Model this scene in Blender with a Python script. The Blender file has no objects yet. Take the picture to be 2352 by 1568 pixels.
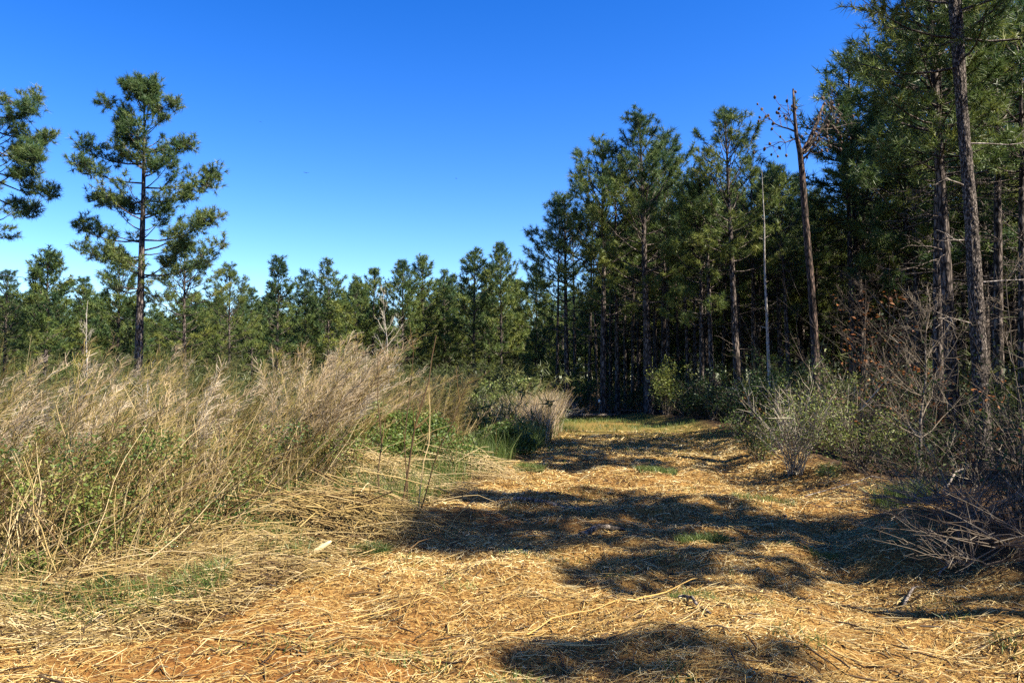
import bpy, math, random
import numpy as np

# ------------------------------------------------------------------ camera, sky, sun, exposure
S = bpy.context.scene
COL = S.collection
R = math.radians
CAM_H, PITCH = 1.60, 2.7
cam_d = bpy.data.cameras.new('camera')
cam_d.lens, cam_d.sensor_width = 28.0, 36.0
cam_d.clip_start, cam_d.clip_end = 0.05, 3000
cam = bpy.data.objects.new('camera', cam_d)
COL.objects.link(cam)
cam.location = (0, 0, CAM_H)
cam.rotation_euler = (R(90 + PITCH), 0, 0)
S.camera = cam

SUN_EL, SUN_AZ = 47.0, 115.0            # azimuth clockwise from the view direction (+Y)
W = bpy.data.worlds.new('World')
S.world = W
W.use_nodes = True
nt = W.node_tree
bg = nt.nodes['Background']
sky = nt.nodes.new('ShaderNodeTexSky')
sky.sky_type = 'NISHITA'
sky.sun_disc = False
sky.sun_elevation = R(SUN_EL)
sky.sun_rotation = R(SUN_AZ)
sky.altitude = 100
sky.air_density, sky.dust_density, sky.ozone_density = 1.0, 0.5, 3.0
gam = nt.nodes.new('ShaderNodeGamma')
gam.inputs[1].default_value = 1.27
hsv = nt.nodes.new('ShaderNodeHueSaturation')
hsv.inputs['Hue'].default_value, hsv.inputs['Saturation'].default_value = 0.514, 1.27
nt.links.new(sky.outputs[0], gam.inputs[0])
nt.links.new(gam.outputs[0], hsv.inputs['Color'])
nt.links.new(hsv.outputs[0], bg.inputs[0])
bg.inputs[1].default_value = 0.050
sun_d = bpy.data.lights.new('sun', 'SUN')
sun_d.energy, sun_d.angle, sun_d.color = 5.0, R(0.53), (1.0, 0.91, 0.77)
sun = bpy.data.objects.new('sun', sun_d)
COL.objects.link(sun)
sun.rotation_euler = (R(90 - SUN_EL), 0, R(180 - SUN_AZ))
S.view_settings.view_transform = 'Standard'
S.view_settings.look = 'None'
S.view_settings.exposure = 1.85
S.view_settings.gamma = 1.0
S.view_settings.use_curve_mapping = False
S.render.engine = 'CYCLES'
S.cycles.max_bounces = 6
S.cycles.diffuse_bounces = 1
S.cycles.transmission_bounces = 3
S.cycles.use_denoising = False

F = 1830.0                               # focal length in the pixels of a 2352-wide copy of the photograph
_cp, _sp = math.cos(R(PITCH)), math.sin(R(PITCH))
def at(px, py, Y):
    """world point at ground distance Y seen at (px, py) of the 2352 x 1568 copy"""
    u, v = (px - 1176) / F, (784 - py) / F
    d = np.array([u, _cp - v * _sp, _sp + v * _cp])
    return np.array([0, 0, CAM_H]) + d * (Y / d[1])
def gx(px, Y):
    return (px - 1176) / F * Y
def gd(py):
    """distance at which flat ground is seen at row py"""
    u = at(1176, py, 1.0)
    return CAM_H / (CAM_H - u[2])

# ------------------------------------------------------------------ helpers
def nrm(v):
    return v / np.maximum(np.linalg.norm(v, axis=-1, keepdims=True), 1e-9)

class Geo:
    def __init__(s):
        s.v, s.q, s.t, s.c, s.n = [], [], [], [], 0
        s.qm, s.tm = [], []
    def add(s, v, quads=None, tris=None, tint=0.5, mat=0):
        v = np.asarray(v, float).reshape(-1, 3)
        s.v.append(v)
        s.c.append(np.broadcast_to(np.asarray(tint, float), (len(v),)).copy())
        if quads is not None and len(quads):
            s.q.append(np.asarray(quads, np.int64) + s.n); s.qm.append(np.full(len(quads), mat))
        if tris is not None and len(tris):
            s.t.append(np.asarray(tris, np.int64) + s.n); s.tm.append(np.full(len(tris), mat))
        s.n += len(v)
    def merge(s, o, M=None, off=(0, 0, 0), mat_off=0):
        for v, c in zip(o.v, o.c):
            s.v.append((v @ M.T if M is not None else v) + np.asarray(off)); s.c.append(c)
        for q, m in zip(o.q, o.qm): s.q.append(q + s.n); s.qm.append(m + mat_off)
        for t, m in zip(o.t, o.tm): s.t.append(t + s.n); s.tm.append(m + mat_off)
        s.n += o.n
    def mesh(s, name, mats, smooth=False):
        me = bpy.data.meshes.new(name)
        V = np.concatenate(s.v).astype(np.float32)
        Q = np.concatenate(s.q) if s.q else np.zeros((0, 4), np.int64)
        T = np.concatenate(s.t) if s.t else np.zeros((0, 3), np.int64)
        me.vertices.add(len(V)); me.vertices.foreach_set('co', V.ravel())
        loops = np.concatenate([Q.ravel(), T.ravel()]).astype(np.int32)
        me.loops.add(len(loops)); me.loops.foreach_set('vertex_index', loops)
        starts = np.concatenate([np.arange(len(Q)) * 4, len(Q) * 4 + np.arange(len(T)) * 3]).astype(np.int32)
        me.polygons.add(len(starts)); me.polygons.foreach_set('loop_start', starts)
        mi = np.concatenate((s.qm + s.tm) or [np.zeros(0)]).astype(np.int32)
        me.polygons.foreach_set('material_index', mi)
        if smooth: me.polygons.foreach_set('use_smooth', np.ones(len(starts), bool))
        a = me.attributes.new('tint', 'FLOAT', 'POINT')
        a.data.foreach_set('value', np.concatenate(s.c).astype(np.float32))
        for m in (mats if isinstance(mats, (list, tuple)) else [mats]): me.materials.append(m)
        me.update(calc_edges=True)
        return me
    def build(s, name, mats, parent=None, smooth=False):
        o = bpy.data.objects.new(name, s.mesh(name, mats, smooth))
        COL.objects.link(o)
        if parent is not None: o.parent = parent
        return o

def tubes(g, P, rad, sides=3, tint=0.5, mat=0, cap=False):
    """P (N,K,3) paths, rad (N,K) radii"""
    P = np.asarray(P, float)
    if P.ndim == 2: P = P[None]
    N, K, _ = P.shape
    if N == 0: return
    rad = np.broadcast_to(np.asarray(rad, float), (N, K))
    T = nrm(np.gradient(P, axis=1))
    mean = nrm(T.mean(1))
    ref = np.where(np.abs(mean[:, 2:3]) > .8, np.array([[1., 0, 0]]), np.array([[0, 0, 1.]]))[:, None, :]
    U = nrm(np.cross(T, np.broadcast_to(ref, T.shape))); V = np.cross(T, U)
    a = np.arange(sides) / sides * 2 * np.pi
    ring = (U[:, :, None, :] * np.cos(a)[None, None, :, None] + V[:, :, None, :] * np.sin(a)[None, None, :, None])
    vs = P[:, :, None, :] + ring * rad[:, :, None, None]
    idx = np.arange(N * K * sides).reshape(N, K, sides)
    q = np.stack([idx[:, :-1], np.roll(idx, -1, 2)[:, :-1], np.roll(idx, -1, 2)[:, 1:], idx[:, 1:]], -1).reshape(-1, 4)
    tt = np.broadcast_to(np.asarray(tint, float).reshape(-1, 1) if np.ndim(tint) else np.full((1, 1), tint), (N, 1))
    tr = None
    if cap:
        tr = np.concatenate([np.stack([idx[:, e, np.zeros(sides - 2, int)], idx[:, e, 1:-1][:, ::o], idx[:, e, 2:][:, ::o]], -1).reshape(-1, 3) for e, o in ((0, 1), (-1, 1))])
    g.add(vs.reshape(-1, 3), q, tr, np.repeat(tt.ravel(), K * sides), mat)

def ribbons(g, P, wid, rng, tint=0.5, mat=0):
    """flat strips along P (N,K,3), random facing"""
    P = np.asarray(P, float); N, K, _ = P.shape
    if N == 0: return
    T = nrm(np.gradient(P, axis=1))
    side = nrm(np.cross(T, nrm(rng.normal(size=(N, 1, 3)))))
    w = np.broadcast_to(np.asarray(wid, float), (N, K))[..., None] * .5
    vs = np.stack([P - side * w, P + side * w], 2)
    idx = np.arange(N * K * 2).reshape(N, K, 2)
    q = np.stack([idx[:, :-1, 0], idx[:, :-1, 1], idx[:, 1:, 1], idx[:, 1:, 0]], -1).reshape(-1, 4)
    tt = np.broadcast_to(np.asarray(tint, float), (N,))
    g.add(vs.reshape(-1, 3), q, None, np.repeat(tt, K * 2), mat)

def needles(g, C, A, rng, n=16, ln=.2, w=.012, tint=0.5, spread=.6, back=.14, mat=0):
    """needle tufts: C centres, A axes; every needle one thin triangle"""
    C, A = np.asarray(C, float), nrm(np.asarray(A, float))
    M = len(C)
    if M == 0: return
    A2 = np.repeat(A, n, 0); o = np.repeat(C, n, 0) - A2 * rng.uniform(0, back, (M * n, 1))
    d = nrm(A2 * rng.uniform(.2, 1., (M * n, 1)) + rng.normal(size=(M * n, 3)) * spread)
    L = ln * rng.uniform(.75, 1.2, (M * n, 1))
    sd = nrm(np.cross(d, rng.normal(size=(M * n, 3)))) * (w * .5)
    vs = np.stack([o - sd, o + sd, o + d * L - np.array([0, 0, .06]) * L], 1).reshape(-1, 3)
    tt = np.repeat(np.broadcast_to(np.asarray(tint, float), (M,)), n) + rng.normal(0, .05, M * n)
    g.add(vs, None, np.arange(M * n * 3).reshape(-1, 3), np.repeat(tt, 3), mat)

def leaves(g, C, rng, ln=.05, w=.03, tint=.5, up=.6, mat=0, axis=None):
    """small folded leaves (two triangles with a crease)"""
    C = np.asarray(C, float); M = len(C)
    if M == 0: return
    d = nrm(rng.normal(size=(M, 3)) * [1, 1, .6] if axis is None else axis + rng.normal(size=(M, 3)) * .5)
    nn = nrm(rng.normal(size=(M, 3)) + [0, 0, up * 2])
    sd = nrm(np.cross(d, nn)); nn = np.cross(sd, d)
    L = (ln * rng.uniform(.6, 1.3, (M, 1))); ww = L * (w / ln) * .5
    vs = np.stack([C, C + d * L * .5 + sd * ww + nn * ww * .35, C + d * L, C + d * L * .5 - sd * ww + nn * ww * .35], 1)
    b = np.arange(M)[:, None] * 4
    t = np.concatenate([b + [0, 1, 2], b + [0, 2, 3]])
    g.add(vs.reshape(-1, 3), None, t, np.repeat(np.broadcast_to(np.asarray(tint, float), (M,)), 4), mat)

def tag(o, label=None, cat=None, group=None, kind=None):
    if label: o['label'] = label
    if cat: o['category'] = cat
    if group: o['group'] = group
    if kind: o['kind'] = kind
    return o
def empty(name, loc, rz=0):
    o = bpy.data.objects.new(name, None); COL.objects.link(o)
    o.location = tuple(loc); o.rotation_euler = (0, 0, rz); o.empty_display_size = .2
    return o

# value noise on the plane
_H = np.random.default_rng(5).random((256, 256))
def vnoise(x, y):
    x, y = np.asarray(x, float), np.asarray(y, float)
    xi, yi = np.floor(x).astype(int), np.floor(y).astype(int)
    fx, fy = x - xi, y - yi
    fx, fy = fx * fx * (3 - 2 * fx), fy * fy * (3 - 2 * fy)
    h = lambda a, b: _H[a % 256, b % 256]
    return (h(xi, yi) * (1 - fx) + h(xi + 1, yi) * fx) * (1 - fy) + (h(xi, yi + 1) * (1 - fx) + h(xi + 1, yi + 1) * fx) * fy - .5

# the cleared strip: left and right borders as functions of the distance Y
_BL = np.array([[-5, -9], [3, -4.6], [4.8, -3.1], [5.6, -2.1], [6.8, -1.75], [8.1, -1.1], [10.1, -.95], [13.3, -.3], [17.2, .45], [24.4, 1.5], [31.8, 1.8], [36, 1.0], [400, 1.0]])
_BR = np.array([[-5, 5.0], [3, 4.0], [5.3, 3.7], [7, 3.9], [9.5, 4.75], [12.7, 4.7], [20.9, 6.0], [28, 5.9], [33, 5.4], [36, 3.5], [400, 3.5]])
def bl(y): return np.interp(y, _BL[:, 0], _BL[:, 1])
def br(y): return np.interp(y, _BR[:, 0], _BR[:, 1])
def trail(x, y, soft=.35):
    w = vnoise(x * .9 + 7, y * .9) * .9
    m = np.clip((x - bl(y) + w) / soft * .5 + .5, 0, 1) * np.clip((br(y) - x + w) / soft * .5 + .5, 0, 1)
    return m * np.clip((36.5 - y) / 2.5, 0, 1)
def ground_h(x, y):
    x, y = np.asarray(x, float), np.asarray(y, float)
    d = np.hypot(x, y)
    near = np.clip(1.4 - d / 30, .15, 1)
    m = trail(x, y, .8)
    h = vnoise(x * .16, y * .16) * .22 * np.clip((d - 3) / 10, 0, 1)
    h = h + near * (vnoise(x * .75 + 3, y * .95 + 9) * .16 + vnoise(x * 1.9, y * 2.3 + 40) * .11 + vnoise(x * 4.6, y * 5.2) * .065)
    h = h + (1 - m) * .07
    # a shallow rut along the right of the strip and a low bank at its right border
    h = h - .09 * np.exp(-((x - (br(y) - 1.1)) / .35) ** 2) * near
    h = h + .14 * np.exp(-((x - (br(y) + .35)) / .6) ** 2)
    return h
def G(x, y): return float(ground_h(x, y))

# ------------------------------------------------------------------ materials
def new_mat(name):
    m = bpy.data.materials.new(name); m.use_nodes = True
    n = m.node_tree; n.nodes.clear()
    out = n.nodes.new('ShaderNodeOutputMaterial')
    return m, n, out
def ramp(n, fac, stops):
    r = n.nodes.new('ShaderNodeValToRGB')
    e = r.color_ramp.elements
    while len(e) < len(stops): e.new(.5)
    for k, (p, c) in enumerate(stops):
        e[k].position = p; e[k].color = (*c, 1)
    n.links.new(fac, r.inputs[0])
    return r.outputs[0]
def tint_mat(name, stops, rough=.6, spec=.3, trans=0.0, objvar=0.0, k=1.0):
    stops = [(p, tuple(c * k for c in col)) for p, col in stops]
    """colour from each piece's own tint; optional translucency for leaves"""
    m, n, out = new_mat(name)
    at_ = n.nodes.new('ShaderNodeAttribute'); at_.attribute_name = 'tint'
    fac = at_.outputs['Fac']
    if objvar:
        oi = n.nodes.new('ShaderNodeObjectInfo')
        ma = n.nodes.new('ShaderNodeMath'); ma.operation = 'MULTIPLY_ADD'
        ma.inputs[1].default_value = objvar; n.links.new(oi.outputs['Random'], ma.inputs[0])
        sb = n.nodes.new('ShaderNodeMath'); sb.operation = 'SUBTRACT'; sb.inputs[1].default_value = objvar * .5
        n.links.new(fac, ma.inputs[2]); n.links.new(ma.outputs[0], sb.inputs[0]); fac = sb.outputs[0]
    c = ramp(n, fac, stops)
    p = n.nodes.new('ShaderNodeBsdfPrincipled')
    p.inputs['Roughness'].default_value = rough
    p.inputs['Specular IOR Level'].default_value = spec
    n.links.new(c, p.inputs['Base Color'])
    sh = p.outputs[0]
    if trans:
        t = n.nodes.new('ShaderNodeBsdfTranslucent'); n.links.new(c, t.inputs[0])
        mx = n.nodes.new('ShaderNodeMixShader'); mx.inputs[0].default_value = trans
        n.links.new(sh, mx.inputs[1]); n.links.new(t.outputs[0], mx.inputs[2]); sh = mx.outputs[0]
    n.links.new(sh, out.inputs[0])
    return m

M = {}
M['needle'] = tint_mat('pine needles', [(0, (.018, .046, .026)), (.35, (.050, .096, .034)), (.65, (.115, .158, .036)), (1, (.22, .235, .048))], .5, .25, .28, .25, k=0.9)
M['needle_lone'] = tint_mat('pine needles in the open', [(0, (.018, .050, .028)), (.35, (.054, .104, .036)), (.65, (.115, .155, .038)), (1, (.20, .21, .05))], .5, .3, .32, .1, k=0.95)
M['straw'] = tint_mat('dry straw', [(0, (.050, .028, .014)), (.25, (.19, .098, .034)), (.5, (.44, .265, .072)), (.75, (.60, .43, .15)), (1, (.76, .62, .32))], .6, .2, .0, k=0.70)
M['stalk'] = tint_mat('dry stalks', [(0, (.055, .034, .018)), (.3, (.17, .10, .035)), (.6, (.40, .285, .095)), (1, (.60, .47, .25))], .6, .25, .0, k=0.66)
M['plume'] = tint_mat('dry feathery plumes', [(0, (.14, .075, .026)), (.18, (.27, .24, .050)), (.38, (.44, .35, .105)), (.6, (.56, .405, .225)), (.8, (.65, .50, .32)), (1, (.73, .62, .44))], .7, .15, .3, k=0.66)
M['leaf'] = tint_mat('green leaves', [(0, (.022, .046, .012)), (.4, (.052, .095, .018)), (.75, (.110, .160, .030)), (1, (.20, .22, .05))], .5, .3, .30, k=0.85)
M['thicket_leaf'] = tint_mat('dull thicket leaves', [(0, (.012, .022, .008)), (.5, (.040, .056, .014)), (1, (.11, .125, .028))], .65, .15, .3)
M['grass'] = tint_mat('green grass', [(0, (.04, .07, .015)), (.5, (.10, .16, .03)), (1, (.24, .25, .07))], .5, .35, .30, k=0.75)
M['olive'] = tint_mat('olive brush', [(0, (.035, .050, .014)), (.5, (.085, .105, .026)), (1, (.20, .19, .06))], .55, .3, .35, k=0.8)
M['twig'] = tint_mat('bare twigs', [(0, (.018, .013, .010)), (.4, (.060, .043, .029)), (.7, (.185, .155, .112)), (1, (.42, .38, .29))], .7, .2, 0)
M['dead_leaf'] = tint_mat('dead leaves', [(0, (.10, .03, .012)), (.5, (.20, .075, .022)), (1, (.32, .15, .05))], .6, .2, .3)
M['cone'] = tint_mat('pine cones', [(0, (.03, .018, .012)), (1, (.10, .06, .035))], .7, .2, 0)
M['bird'] = tint_mat('bird feathers', [(0, (.012, .011, .010)), (1, (.03, .028, .026))], .7, .2, 0)

def bark_mat(name, dark, mid, light, scale=14, zs=.28, bump=.5):
    m, n, out = new_mat(name)
    tc = n.nodes.new('ShaderNodeTexCoord'); mp = n.nodes.new('ShaderNodeMapping')
    mp.inputs['Scale'].default_value = (1, 1, zs); n.links.new(tc.outputs['Object'], mp.inputs[0])
    no = n.nodes.new('ShaderNodeTexNoise'); no.inputs['Scale'].default_value = scale * 1.5; no.inputs['Detail'].default_value = 5
    n.links.new(mp.outputs[0], no.inputs['Vector'])
    vo = n.nodes.new('ShaderNodeTexVoronoi'); vo.feature = 'DISTANCE_TO_EDGE'; vo.inputs['Scale'].default_value = scale
    mxv = n.nodes.new('ShaderNodeMix'); mxv.data_type = 'VECTOR'; mxv.inputs[0].default_value = .06
    n.links.new(mp.outputs[0], mxv.inputs[4]); n.links.new(no.outputs['Color'], mxv.inputs[5])
    n.links.new(mxv.outputs[1], vo.inputs['Vector'])
    mu = n.nodes.new('ShaderNodeMath'); mu.operation = 'MULTIPLY_ADD'; mu.inputs[1].default_value = 2.2; mu.inputs[2].default_value = -.25
    n.links.new(vo.outputs['Distance'], mu.inputs[0])
    ad = n.nodes.new('ShaderNodeMath'); ad.operation = 'ADD'; n.links.new(mu.outputs[0], ad.inputs[0]); n.links.new(no.outputs['Fac'], ad.inputs[1])
    c = ramp(n, ad.outputs[0], [(.25, dark), (.5, mid), (.85, light)])
    p = n.nodes.new('ShaderNodeBsdfPrincipled'); p.inputs['Roughness'].default_value = .85; p.inputs['Specular IOR Level'].default_value = .15
    n.links.new(c, p.inputs['Base Color'])
    b = n.nodes.new('ShaderNodeBump'); b.inputs['Strength'].default_value = bump; b.inputs['Distance'].default_value = .03
    n.links.new(ad.outputs[0], b.inputs['Height']); n.links.new(b.outputs[0], p.inputs['Normal'])
    n.links.new(p.outputs[0], out.inputs[0])
    return m
M['bark'] = bark_mat('pine bark', (.009, .007, .006), (.040, .031, .026), (.15, .122, .102))
M['bark_plate'] = bark_mat('pine bark in plates', (.007, .006, .005), (.034, .026, .022), (.18, .152, .130), 30, .35)
M['bark_pale'] = bark_mat('weathered bare wood', (.09, .073, .060), (.20, .17, .145), (.32, .285, .25), 18, .12, .25)
M['bark_red'] = bark_mat('flaking dead bark', (.008, .006, .005), (.034, .025, .020), (.12, .080, .062), 16, .25)
M['bark_birch'] = bark_mat('pale sapling bark', (.14, .12, .10), (.26, .235, .205), (.38, .35, .31), 22, .3, .15)
M['log'] = bark_mat('grey log', (.03, .025, .02), (.10, .082, .064), (.22, .185, .15), 20, .5)

def ground_mat():
    m, n, out = new_mat('mulched clay and litter')
    tc = n.nodes.new('ShaderNodeTexCoord')
    def noise(scale, detail=6, rough=.6):
        t = n.nodes.new('ShaderNodeTexNoise'); t.inputs['Scale'].default_value = scale
        t.inputs['Detail'].default_value = detail; t.inputs['Roughness'].default_value = rough
        n.links.new(tc.outputs['Object'], t.inputs['Vector']); return t.outputs['Fac']
    fine, mid, big = noise(38, 6, .7), noise(4.5), noise(.7)
    def mix(f, a, b):
        x = n.nodes.new('ShaderNodeMix'); x.data_type = 'RGBA'
        n.links.new(f, x.inputs[0])
        for i, s in ((6, a), (7, b)):
            if isinstance(s, tuple): x.inputs[i].default_value = (*s, 1)
            else: n.links.new(s, x.inputs[i])
        return x.outputs[2]
    straw = ramp(n, fine, [(.30, (0.0264, 0.0132, 0.0046)), (.45, (0.1254, 0.0627, 0.0158)), (.58, (0.2508, 0.1518, 0.0462)), (.75, (0.3432, 0.2442, 0.0990))])
    clay = ramp(n, fine, [(.28, (.026, .011, .004)), (.46, (.13, .056, .014)), (.62, (.225, .112, .029)), (.8, (.33, .21, .075))])
    litter = ramp(n, fine, [(.30, (0.0119, 0.0079, 0.0046)), (.5, (0.0396, 0.0238, 0.0119)), (.66, (0.0858, 0.0528, 0.0251)), (.8, (0.1584, 0.1122, 0.0594))])
    green = ramp(n, fine, [(.30, (0.0198, 0.0231, 0.0066)), (.5, (0.0858, 0.0858, 0.0185)), (.7, (0.2178, 0.1650, 0.0561))])
    a2 = n.nodes.new('ShaderNodeAttribute'); a2.attribute_name = 'clay'
    a1 = n.nodes.new('ShaderNodeAttribute'); a1.attribute_name = 'tint'
    a3 = n.nodes.new('ShaderNodeAttribute'); a3.attribute_name = 'grassy'
    cf = n.nodes.new('ShaderNodeMath'); cf.operation = 'MULTIPLY_ADD'; cf.inputs[1].default_value = 1.6; cf.inputs[2].default_value = -.8
    cf.use_clamp = True
    n.links.new(mid, cf.inputs[0])
    cl = n.nodes.new('ShaderNodeMath'); cl.operation = 'ADD'; cl.use_clamp = True
    n.links.new(cf.outputs[0], cl.inputs[0]); n.links.new(a2.outputs['Fac'], cl.inputs[1])
    t = mix(cl.outputs[0], straw, clay)
    t = mix(a3.outputs['Fac'], t, green)
    c = mix(a1.outputs['Fac'], litter, t)
    p = n.nodes.new('ShaderNodeBsdfPrincipled'); p.inputs['Roughness'].default_value = .9; p.inputs['Specular IOR Level'].default_value = .1
    n.links.new(c, p.inputs['Base Color'])
    b = n.nodes.new('ShaderNodeBump'); b.inputs['Strength'].default_value = .7; b.inputs['Distance'].default_value = .02
    n.links.new(fine, b.inputs['Height']); n.links.new(b.outputs[0], p.inputs['Normal'])
    n.links.new(p.outputs[0], out.inputs[0])
    return m
M['ground'] = ground_mat()

# ------------------------------------------------------------------ ground sheet
def axis_pts(lo, hi, step, far_lo, far_hi):
    a = list(np.arange(lo, hi + 1e-6, step))
    s, x = step, lo
    left = []
    while x > far_lo: s *= 1.16; x -= s; left.append(x)
    s, x = step, hi; right = []
    while x < far_hi: s *= 1.16; x += s; right.append(x)
    return np.array(left[::-1] + a + right)
xs, ys = axis_pts(-6.5, 7, .08, -900, 900), axis_pts(2.4, 15, .075, -300, 1500)
X, Y = np.meshgrid(xs, ys)
Z = ground_h(X, Y)
g = Geo()
ny, nx = X.shape
idx = np.arange(nx * ny).reshape(ny, nx)
g.add(np.stack([X, Y, Z], -1).reshape(-1, 3), np.stack([idx[:-1, :-1], idx[:-1, 1:], idx[1:, 1:], idx[1:, :-1]], -1).reshape(-1, 4), None, np.maximum(trail(X, Y), 0.25 * np.clip((np.interp(Y, [4, 7.5, 10, 14, 20], [7, 7, 3, 1.5, .5]) - bl(Y) * 0 + X - bl(Y)) / 1.5, 0, 1) * (X < bl(Y) + .5) * (Y < 20)).ravel())
def clay_amt(x, y):
    a = np.exp(-(((x + 1.2) / 1.6) ** 2 + ((y - 4.6) / 1.1) ** 2)) * 1.35
    a = a + np.exp(-(((x - 1.2) / 1.6) ** 2 + ((y - 8.3) / 1.4) ** 2)) * .6 + np.exp(-(((x - 3.0) / 1.0) ** 2 + ((y - 7.6) / 1.3) ** 2)) * .6
    a = a + np.exp(-(((x + .2) / .9) ** 2 + ((y - 9.2) / .8) ** 2)) * .5
    return np.clip(a * .8 + vnoise(x * .8 + 11, y * .8) * .9 - .15, 0, 1)
def grassy_amt(x, y):
    return np.clip((y - 15) / 7, 0, 1) * np.clip(.7 + vnoise(x * .6, y * .35) * 1.5, 0, 1)
go = g.build('ground', M['ground'], smooth=True)
for nm, fn in (('clay', clay_amt), ('grassy', grassy_amt)):
    a = go.data.attributes.new(nm, 'FLOAT', 'POINT')
    a.data.foreach_set('value', fn(X, Y).ravel().astype(np.float32))
tag(go, 'mulched orange clay trail and brown forest floor', kind='structure')

# ------------------------------------------------------------------ pines
def pine(seed, H, cb, CR, r0, lean=(0, 0), whorl=.42, nb=(3, 5), ntuft=1.0, nn=16, nl=.21, nw=.016, sides=8, dead=12, prof=None, el=(4, 62), shade=0.0, keep=1.0, K=14, tw=.22, boughs=(), tipw=.8):
    """one loblolly: trunk with limbs (Geo), crown of needle tufts (Geo)"""
    rng = np.random.default_rng(seed)
    tr, cr = Geo(), Geo()
    zz = np.linspace(0, 1, K)
    wob = np.cumsum(rng.normal(0, .012 * H / 10, (K, 2)), 0) * (zz[:, None])
    axis = np.stack([lean[0] * zz + wob[:, 0], lean[1] * zz + wob[:, 1], H * zz], -1)
    axis[:, 2] -= .12 * (1 - zz)
    rad = np.maximum(r0 * (1 - zz * .97) ** .75, .012); rad[0] *= 1.35
    tubes(tr, axis, rad[None], sides, .5)
    def on_axis(z):
        return np.array([np.interp(z, axis[:, 2], axis[:, i]) for i in (0, 1)] + [z]), np.interp(z, axis[:, 2], rad)
    prof = prof or (lambda t: min(1, .62 + 1.5 * t) * (1 - t ** 1.7) ** .85 + .07)
    BP, BR_, TP, TRd, C, A, TT = [], [], [], [], [], [], []
    z = cb
    while z < H - .12:
        t = (z - cb) / (H - cb)
        az0 = rng.uniform(0, 2 * np.pi); n = rng.integers(nb[0], nb[1] + 1)
        for k in range(n):
            if rng.random() > keep: continue
            az = az0 + k * 2 * np.pi / n + rng.normal(0, .35)
            L = CR * prof(t) * rng.uniform(.55, 1.18)
            e = R(el[0] + (el[1] - el[0]) * t ** .8 + rng.normal(0, 9))
            b, rb = on_axis(z + rng.uniform(-.1, .1))
            hd = np.array([math.cos(az), math.sin(az), 0])
            s = np.linspace(0, 1, 5)[:, None]
            bend = rng.uniform(.05, .3)
            sdv = np.array([-hd[1], hd[0], 0]) * rng.normal(0, .1) * L
            P = b + hd * (L * s * math.cos(e)) + np.array([0, 0, 1]) * (L * s * math.sin(e) + bend * L * s ** 2.2 - .06 * L * np.sin(s * np.pi)) + sdv * s ** 2
            BP.append(P); BR_.append(np.linspace(min(.03, .012 + .011 * L), .006, 5))
            tip = nrm(P[-1] - P[-2])
            bt = rng.normal(.70 - .34 * t, .13)
            C.append(P[-1]); A.append(tip + [0, 0, .4]); TT.append(bt)
            m = max(2, int(L / tw * ntuft))
            for j in range(m):
                s_ = rng.uniform(.28, 1.) ** tipw
                p0 = np.array([np.interp(s_, s[:, 0], P[:, i]) for i in range(3)])
                sgn = 1 if j % 2 else -1
                ang = az + sgn * R(rng.uniform(25, 75))
                l = rng.uniform(.2, .5) * L * (1.15 - s_) + rng.uniform(.1, .28)
                ue = rng.uniform(-.05, .6) + t * .4
                d = nrm(np.array([math.cos(ang), math.sin(ang), ue]))
                p1 = p0 + d * l * .55; p2 = p1 + nrm(d + [0, 0, .35]) * l * .45
                TP.append([p0, p1, p2]); TRd.append([.006, .005, .003])
                C.append(p2); A.append(d + [0, 0, .45]); TT.append(bt + rng.normal(0, .08))
                if l > .38:
                    C.append(p1); A.append(d + [0, 0, .3] + rng.normal(0, .4, 3)); TT.append(bt + rng.normal(0, .08))
        z += whorl * rng.uniform(.7, 1.3) * (1 - .35 * t)
    for (z, dx, dz) in boughs:
        b, rb = on_axis(z); dy = rng.uniform(-.5, .5) * abs(dx)
        tipv = np.array([dx, dy, dz]); L = np.linalg.norm(tipv); s = np.linspace(0, 1, 6)[:, None]
        P = b + tipv * s - np.array([0, 0, .10]) * L * np.sin(s * np.pi) + np.cumsum(rng.normal(0, .02, (6, 3)), 0) * s
        PB = np.stack([np.interp(np.linspace(0, 1, 5), s[:, 0], P[:, i]) for i in range(3)], -1)
        BP.append(PB); BR_.append(np.linspace(.034, .008, 5)); az = math.atan2(dy, dx); bt = rng.normal(.45, .12)
        C.append(P[-1]); A.append([dx, dy, .5]); TT.append(bt)
        for sc_, rc in [(1.0, .34), (.84, .36), (.66, .34), (.5, .26)] + ([(.92, .3), (.75, .34)] if L > 1.6 else []):
            q0 = np.array([np.interp(min(1, sc_ + rng.normal(0, .03)), s[:, 0], P[:, i]) for i in range(3)])
            cc = q0 + [rng.normal(0, .12), rng.normal(0, .2), rng.uniform(.02, .22)]
            for q in range(rng.integers(13, 19)):
                o = nrm(rng.normal(0, 1, 3) + [0, 0, .25]) * rc * rng.uniform(.35, 1.1) * (.8 + .15 * L)
                TP.append([q0, (q0 + cc + o) / 2 - [0, 0, .03], cc + o]); TRd.append([.007, .005, .003])
                C.append(cc + o); A.append(o + [0, 0, .25]); TT.append(bt + rng.normal(0, .1))
    top = axis[-1]
    for k in range(5):
        C.append(top - [0, 0, k * .13]); A.append([rng.normal(0, .15), rng.normal(0, .15), 1]); TT.append(rng.normal(.4, .1))
    if BP: tubes(tr, np.array(BP), np.array(BR_), 4, .5)
    if TP: tubes(tr, np.array(TP), np.array(TRd), 3, .4)
    DP, DR, D2, D2R = [], [], [], []
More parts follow.
